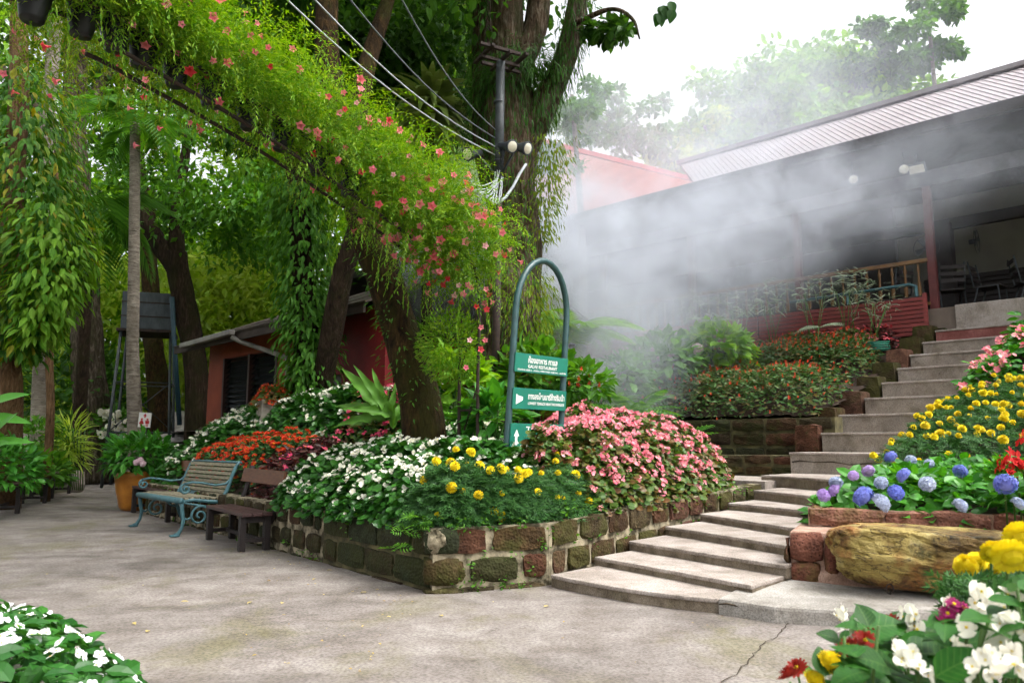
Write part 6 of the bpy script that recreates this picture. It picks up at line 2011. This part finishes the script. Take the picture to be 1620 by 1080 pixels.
def shrub(name, label, c, r, n, size, tm, mat, zr=.8, group=None, stems=5, shell=.4):
    t = thing(name, Vector(c) - Vector((0, 0, r * zr)), label, 'shrub', group)
    leafy_ball('foliage', tm, c, r, n, size, mat, t, zr, shell)
    for k in range(stems):
        a = k * 6.28 / stems
        b0 = Vector(c) - Vector((0, 0, r * zr + .1))
        MB().tube([b0, b0.lerp(Vector(c), .5) + Vector((.2 * r * math.cos(a), .2 * r * math.sin(a), 0)), Vector(c) + Vector((.6 * r * math.cos(a), .6 * r * math.sin(a), .2 * r))], [.014, .01, .005], 5).build('stem', 'stem', t)
    return t
s1 = shrub('green_shrub', 'bright green shrub with one pink hydrangea head below the maroon boards', P(1135, 555, 13), .55, 480, .24, LF_OVAL, 'lf_light')
inst('flower_head', HY_W, s1, P(1103, 552, 12.6), (1.2, 0, 0), 1.3)
shrub('green_shrub', 'green shrub in the mist left of the pink hydrangea shrub', P(1050, 575, 12.8), .6, 520, .22, LF_OVAL, 'lf_mid')
shrub('green_shrub', 'low green shrub in the mist above the ferns', P(985, 600, 12.2), .5, 380, .2, LF_OVAL, 'lf_mid')
s4 = shrub('orange_flower_shrub', 'green shrub with orange flowers right of the sign arch', P(925, 610, 9.6), .35, 240, .16, LF_OVAL, 'lf_mid')
for k in range(9):
    inst('flower', RSV[0], s4, P(925 + random.uniform(-25, 25), 600 + random.uniform(-14, 14), 9.3), (.8, random.uniform(-.4, .4), 0), 1.6)
shrub('green_shrub', 'leafy shrub behind the lower signboard and arch leg', P(780, 660, 7.5), .3, 150, .2, LF_OVAL, 'lf_hyd')
shrub('green_shrub', 'dense shrub behind the sign arch at the foot of the epiphyte tree', P(845, 600, 10.2), .6, 420, .22, LF_OVAL, 'lf_mid')
shrub('green_shrub', 'shrub between mossy trunk and arch leg', P(715, 610, 9.2), .5, 360, .2, LF_OVAL, 'lf_light')
pb = thing('pale_palm', P(915, 560, 12.5), 'pale green palm fading in the mist right of the sign arch', 'palm')
fronds(pb, P(905, 545, 12.3), 11, 1.3, LF_PALM, 'lf_light', (.3, 1.4), 9)
trunk_mb([bed_pt(905, 600, 12.3), P(905, 545, 12.3)], [.06, .05], 8, .03, 6).build('trunk', 'bark_dark', pb)
# variegated bamboo grass in front of the boards
for i, (px, py, Y, L, lab) in enumerate(((1165, 500, 14.2, .8, 'left of the brightest shrub, dense'), (1225, 485, 13.9, .75, 'in the middle of the boards'), (1285, 475, 13.5, .7, 'right of the middle of the boards'), (1345, 470, 13.3, .85, 'tallest in front of the boards'), (1385, 490, 12.9, .6, 'nearest the end of the boards'), (1100, 500, 14.4, .8, 'deep in the mist'))):
    t = thing('variegated_bamboo_grass', P(px, py + 50, Y), 'variegated bamboo grass ' + lab, 'plant', 'variegated grasses before the boards')
    n = 120
    c = np.array(P(px, py - 14, Y)); d = rand_dirs(n, -.8, 1)
    scatter('foliage', LF_BLADE, c + d * np.array([.42, .3, .4]) * RNG.random(n)[:, None] ** .4, rand_dirs(n, -.6, .35) + d * .4, rand_dirs(n, .2, 1), L * .3 * RNG.uniform(.5, 1.2, n), 'lf_varieg', t)
    for k in range(5):
        MB().tube([P(px + random.uniform(-10, 10), py + 60, Y), P(px + random.uniform(-25, 25), py - 10, Y)], .008, 5).build('cane', 'stem', t)
for i, (px, py, Y, lab) in enumerate(((1128, 500, 12.8, 'pale fern frond rising above the bright green shrub'), (1295, 510, 12.6, 'pale fern frond in front of the maroon boards'))):
    t = thing('pale_fern', P(px, py + 40, Y), lab, 'fern')
    fronds(t, P(px, py + 8, Y), 5, .5, LF_FERN, 'lf_varieg', (.1, .6), 20 + i)
    MB().tube([P(px, py + 60, Y), P(px, py + 8, Y)], .008, 5).build('stem', 'stem', t)

# far left shrubs
shrub('round_leaf_bush', 'dark round-leaved bush at the left edge by the path', P(-12, 745, 10.8), .6, 900, .14, LF_OVAL, 'lf_hyd', .8)
shrub('green_shrub', 'feathery green shrub behind the far left bench', P(62, 700, 14.8), .62, 900, .14, LF_DIAMOND, 'lf_mid', .75)
shrub('green_shrub', 'low green shrub right of the far left bench plank', P(70, 750, 13.8), .42, 260, .2, LF_OVAL, 'lf_mid')
shrub('green_shrub', 'tall dark shrub between the big tree and the slender palm', P(165, 640, 22.5), 1.1, 900, .24, LF_OVAL, 'lf_mid', 1.1)
shrub('green_shrub', 'dark shrub behind the big grey tree', P(95, 640, 20.5), 1.6, 1300, .26, LF_OVAL, 'lf_dark', 1.2)
wf = shrub('white_flower_shrub', 'shrub with white blossoms at the left of the corrugated roof', P(180, 675, 19.8), .6, 260, .2, LF_OVAL, 'lf_mid')
for k in range(30):
    inst('flower', WB[0], wf, P(180 + random.uniform(-22, 22), 672 + random.uniform(-20, 20), 19.2), (1, 0, k), 2.6)
bbm = thing('yellow_bamboo', P(118, 770, 14.8), 'yellow-green bamboo clump beside the big grey trunk', 'bamboo')
n = 420
dd3 = rand_dirs(n, -.4, 1)
scatter('foliage', LF_BLADE, np.array(P(110, 715, 14.8)) + dd3 * np.array([.32, .32, .75]) * RNG.random(n)[:, None], dd3 + np.array([0, 0, -.2]), rand_dirs(n, .2, 1), RNG.uniform(.2, .36, n), 'lf_yellow', bbm)
for k in range(7):
    MB().tube([P(112 + 3 * k, 775, 14.8), P(98 + 6 * k, 680, 14.8)], .012, 5).build('cane', 'stem', bbm)
bp = thing('broad_leaf_plant', P(5, 760, 7.8), 'big paddle-leaved plant at the left edge', 'plant')
PAD = big_leaf_mesh('leaf', 1.0, .17, 'lf_hyd', 10, .18, .15)
for d, L, py in (((1, -.2, .35), .45, 640), ((.8, -.5, .8), .5, 700), ((1, 0, -.05), .42, 660), ((.7, -.6, .3), .45, 715), ((-.3, -.4, 1), .5, 690), ((.9, .3, .1), .4, 700)):
    aim_leaf(PAD, bp, P(-18, py, 7.8), d, (-.2, -.8, .7), L)
MB().tube([P(-18, 820, 7.8), P(-18, 640, 7.8)], [.03, .02], 6).build('stem', 'stem', bp)

# ground cover strip under the far left shrubs and weeds in the wall
n = 5200
x = RNG.uniform(-16, -8.2, n); y = RNG.uniform(11, 26, n)
left_line = np.interp(y, [11, 12, 16, 22, 26], [-7.9, -8.0, -9.4, -12.6, -14.2])
x = np.where(x > left_line - .15, left_line - .15 - RNG.random(n) * 2.5, x)
o = scatter('undergrowth', LF_OVAL, np.stack([x, y, RNG.uniform(.02, .55, n)], 1), rand_dirs(n, -.1, .8), rand_dirs(n, .3, 1), RNG.uniform(.14, .28, n), 'lf_mid')
tag(o, 'low leafy undergrowth along the left side of the path', 'undergrowth')
wd = thing('wall_fern', P(650, 830, 5.75), 'small bright fern sprouting from the planter wall', 'fern')
for px, py in ((660, 815), (637, 838), (630, 865), (665, 828)):
    p = P(px, py, 5.62)
    scatter('frond', LF_PINNATE, np.array([p + Vector((random.uniform(-.03, .03), -.02, 0)) for _ in range(6)]), rand_dirs(6, -.5, .4) + np.array([0, -.6, 0]), rand_dirs(6, .3, 1), np.full(6, .12), 'lf_fern', wd, None)
wps = []
for (a, b_, z0, z1) in ((WA, WC, .03, .45), (WC, WD, .03, .46), (WD, WE, .3, .55)):
    for _ in range(26):
        t = random.random(); q = a.lerp(b_, t); wps.append((q.x, q.y, random.choice((z0, z1, random.uniform(z0, z1)))))
wps = np.repeat(np.array(wps), 9, 0) + RNG.normal(0, .03, (len(wps) * 9, 3))
o = scatter('weeds', LF_DIAMOND, wps, rand_dirs(len(wps), -.4, .8) + np.array([-.2, -.6, 0]), rand_dirs(len(wps), .3, 1), RNG.uniform(.02, .05, len(wps)), 'lf_mid')
tag(o, 'tiny weeds growing in the joints of the planter wall', 'weeds')

# ---- woodland beyond the garden
P_, cnt = [], 0
def wood(name, label, cols):
    pos, siz, out = [], [], []
    for (px0, px1, py0, py1, Y0, Y1, k, r) in cols:
        for _ in range(k):
            c = P(random.uniform(px0, px1), random.uniform(py0, py1), random.uniform(Y0, Y1))
            m = 70
            d = rand_dirs(m)
            pos.append(np.array(c) + d * r * (.4 + .6 * RNG.random(m)[:, None]) * np.array([1.2, 1.2, .7])); out.append(d)
    pos = np.vstack(pos); out = np.vstack(out); m = len(pos)
    keep = pos[:, 2] > 0
    pos, out = pos[keep], out[keep]; m = len(pos)
    return pos, out * .5 + rand_dirs(m) * .9 + np.array([0, 0, -.25]), rand_dirs(m) * .6 + np.array([0, 0, 1.])
pos, ax_, up_ = wood('woodland', '', [(-150, 900, 330, 700, 26, 36, 520, 1.5), (-150, 780, -60, 420, 28, 40, 240, 1.5), (420, 760, -80, 300, 18, 26, 190, 1.1)])
o = scatter('woodland', LF_DIAMOND, pos, ax_, up_, RNG.uniform(.3, .6, len(pos)), 'lf_light'); tag(o, 'mass of green woodland beyond the garden on the left', 'woodland')
pos, ax_, up_ = wood('woodland', '', [(280, 460, 420, 620, 22, 27, 150, 1.1), (-100, 200, 420, 680, 24, 28, 120, 1.2)])
o = scatter('sunlit_thicket', LF_DIAMOND, pos, ax_, up_, RNG.uniform(.22, .42, len(pos)), 'lf_yellow'); tag(o, 'bright yellow-green thicket behind the hut and water tower', 'thicket')

# ---- hill trees behind the restaurant roof
def hill_tree(name, label, px, pbase, Y, clumps, rad, mat, size, barkm='bark_pale', tm=LF_OVAL, top=None):
    b = P(px, pbase, Y); b.z = 0
    t = P(top[0], top[1], Y) if top else P(px + 5, min(c[1] for c in clumps), Y)
    tree(name, label, [b, b.lerp(t, .5) + Vector((.3, 0, 0)), t], rad, barkm, (), [(P(c[0], c[1], Y + c[2]), c[3], c[4]) for c in clumps], tm, size, mat, 9, .04, 'trees on the hill behind the roof')
hill_tree('hill_tree', 'broad light green tree in the middle behind the grey roof', 1200, 560, 30, [(1170, 190, 0, 2.6, 2600), (1230, 150, 1, 2.6, 2600), (1150, 240, 0, 2.2, 1600), (1260, 210, -1, 2.4, 1800)], [.4, .3, .15], 'lf_light', .34)
hill_tree('hill_tree', 'rounded mid-green tree behind the roof left of the thin pale trunk', 1340, 560, 31, [(1310, 140, 0, 2.6, 2600), (1380, 130, 1, 2.4, 2400), (1420, 190, 0, 2.2, 1800), (1340, 210, -1, 2.4, 1600)], [.4, .3, .15], 'lf_light', .34)
hill_tree('hill_tree', 'tall airy tree with a thin pale trunk above the grey roof', 1478, 420, 28, [(1440, 70, 0, 1.4, 1000), (1400, 100, 0, 1.3, 900), (1480, 20, 0, 1.2, 700), (1500, 70, 0, .7, 250), (1370, 60, 0, 1.0, 450)], [.16, .12, .06], 'lf_mid', .3, top=(1468, 20))
hill_tree('hill_tree', 'hazy small-leaved tree between the red roof and the epiphyte tree', 990, 560, 27, [(985, 215, 0, 1.9, 900), (1020, 190, 0, 1.5, 500), (950, 190, 0, 1.6, 700), (1040, 240, 0, 1.2, 300)], [.25, .18, .06], 'lf_mid', .26)
hill_tree('hill_tree', 'low yellowish tree just above the peak of the red roof', 1110, 560, 29, [(1100, 230, 0, 1.6, 800), (1070, 255, 0, 1.4, 600), (1120, 200, 0, 1.0, 350)], [.2, .15, .08], 'lf_yellow', .28)
hill_tree('hill_tree', 'tree with hanging leaves right beside the epiphyte branches', 900, 560, 18, [(905, 190, 0, .9, 900), (930, 150, 0, .7, 500), (890, 240, 0, .8, 600)], [.14, .1, .05], 'lf_mid', .16)

# ================================================================== drifting mist from the terrace
def mist():
    lo, hi = (-6.5, -9.0, -3.2), (6.5, 4.5, 3.6)
    c0 = Vector((3.6, 14.0, 4.6))
    # domain: ellipsoidal hull so no flat faces show
    pts = [(690, 430, 12.2, .9, .5), (855, 370, 12.6, 1.4, 1.0), (960, 440, 13.0, 1.6, .75), (1090, 390, 13.2, 1.6, .5), (1210, 350, 12.9, 1.4, .5), (1330, 310, 12.4, 1.1, .42), (1440, 300, 11.9, 1.0, .3), (985, 560, 11.2, 1.0, .4), (1560, 230, 11.5, 1.0, .25), (1120, 480, 12.6, 1.2, .14), (1000, 290, 16, 4.2, .075), (1250, 230, 17, 4.5, .05), (1120, 180, 22, 5.5, .05), (1150, 200, 24, 4.5, .03)]
    m = bpy.data.materials.new('mist_volume'); m.use_nodes = True
    nt = m.node_tree; nt.nodes.clear()
    out = nt.nodes.new('ShaderNodeOutputMaterial'); pv = nt.nodes.new('ShaderNodeVolumePrincipled')
    pv.inputs['Color'].default_value = (.85, .89, .98, 1)
    pv.inputs['Anisotropy'].default_value = .1
    nt.links.new(pv.outputs[0], out.inputs['Volume'])
    wp = nt.nodes.new('ShaderNodeNewGeometry').outputs['Position']
    total = None
    def mth(op, a, b=None, clamp=False):
        q = nt.nodes.new('ShaderNodeMath'); q.operation = op; q.use_clamp = clamp
        for s, v in zip(q.inputs, (a, b)):
            if v is None: continue
            if isinstance(v, (int, float)): s.default_value = v
            else: nt.links.new(v, s)
        return q.outputs[0]
    hull = None
    for px, py, Y, r, den in pts[:-1]:
        c = P(px, py, Y)
        d = nt.nodes.new('ShaderNodeVectorMath'); d.operation = 'DISTANCE'
        d.inputs[1].default_value = c
        nt.links.new(wp, d.inputs[0])
        f = nt.nodes.new('ShaderNodeMapRange'); f.interpolation_type = 'SMOOTHERSTEP'
        f.inputs[1].default_value = r * 1.5; f.inputs[2].default_value = r * .1
        f.inputs[3].default_value = 0; f.inputs[4].default_value = den
        nt.links.new(d.outputs['Value'], f.inputs[0])
        total = f.outputs[0] if total is None else mth('ADD', total, f.outputs[0])
    nz = tex_noise(nt, 1.15, 5, .68, wp, (1, 1, 1.1), .9)
    k = step(nt, nz, .36, .68)
    dens = mth('MULTIPLY', mth('MULTIPLY', total, mth('ADD', mth('MULTIPLY', k, 1.25), .22)), MIST)
    nt.links.new(dens, pv.inputs['Density'])
    # closed hull: box aligned with the building, clear of the facade
    ps = [P(*q[:3]) for q in pts[:-1]]
    s_ = [sc_of(p.x, p.y) for p in ps]
    s0 = min(a[0] - q[3] * 1.5 for a, q in zip(s_, pts)); s1 = max(a[0] + q[3] * 1.5 for a, q in zip(s_, pts))
    c0_ = min(a[1] - q[3] * 1.5 for a, q in zip(s_, pts)); c1_ = max(a[1] + q[3] * 1.5 for a, q in zip(s_, pts))
    z0 = min(p.z - q[3] * 1.5 for p, q in zip(ps, pts)); z1 = max(p.z + q[3] * 1.5 for p, q in zip(ps, pts))
    qd = [from_sc(s0, c0_), from_sc(s1, c0_), from_sc(s1, c1_), from_sc(s0, c1_)]
    o = MB().prism([(p.x, p.y) for p in qd[::-1]], z0, z1).build('mist', m)
    tag(o, 'white mist drifting along the restaurant terrace above the ferns', 'mist', kind='stuff')
MIST = 1.0
mist()
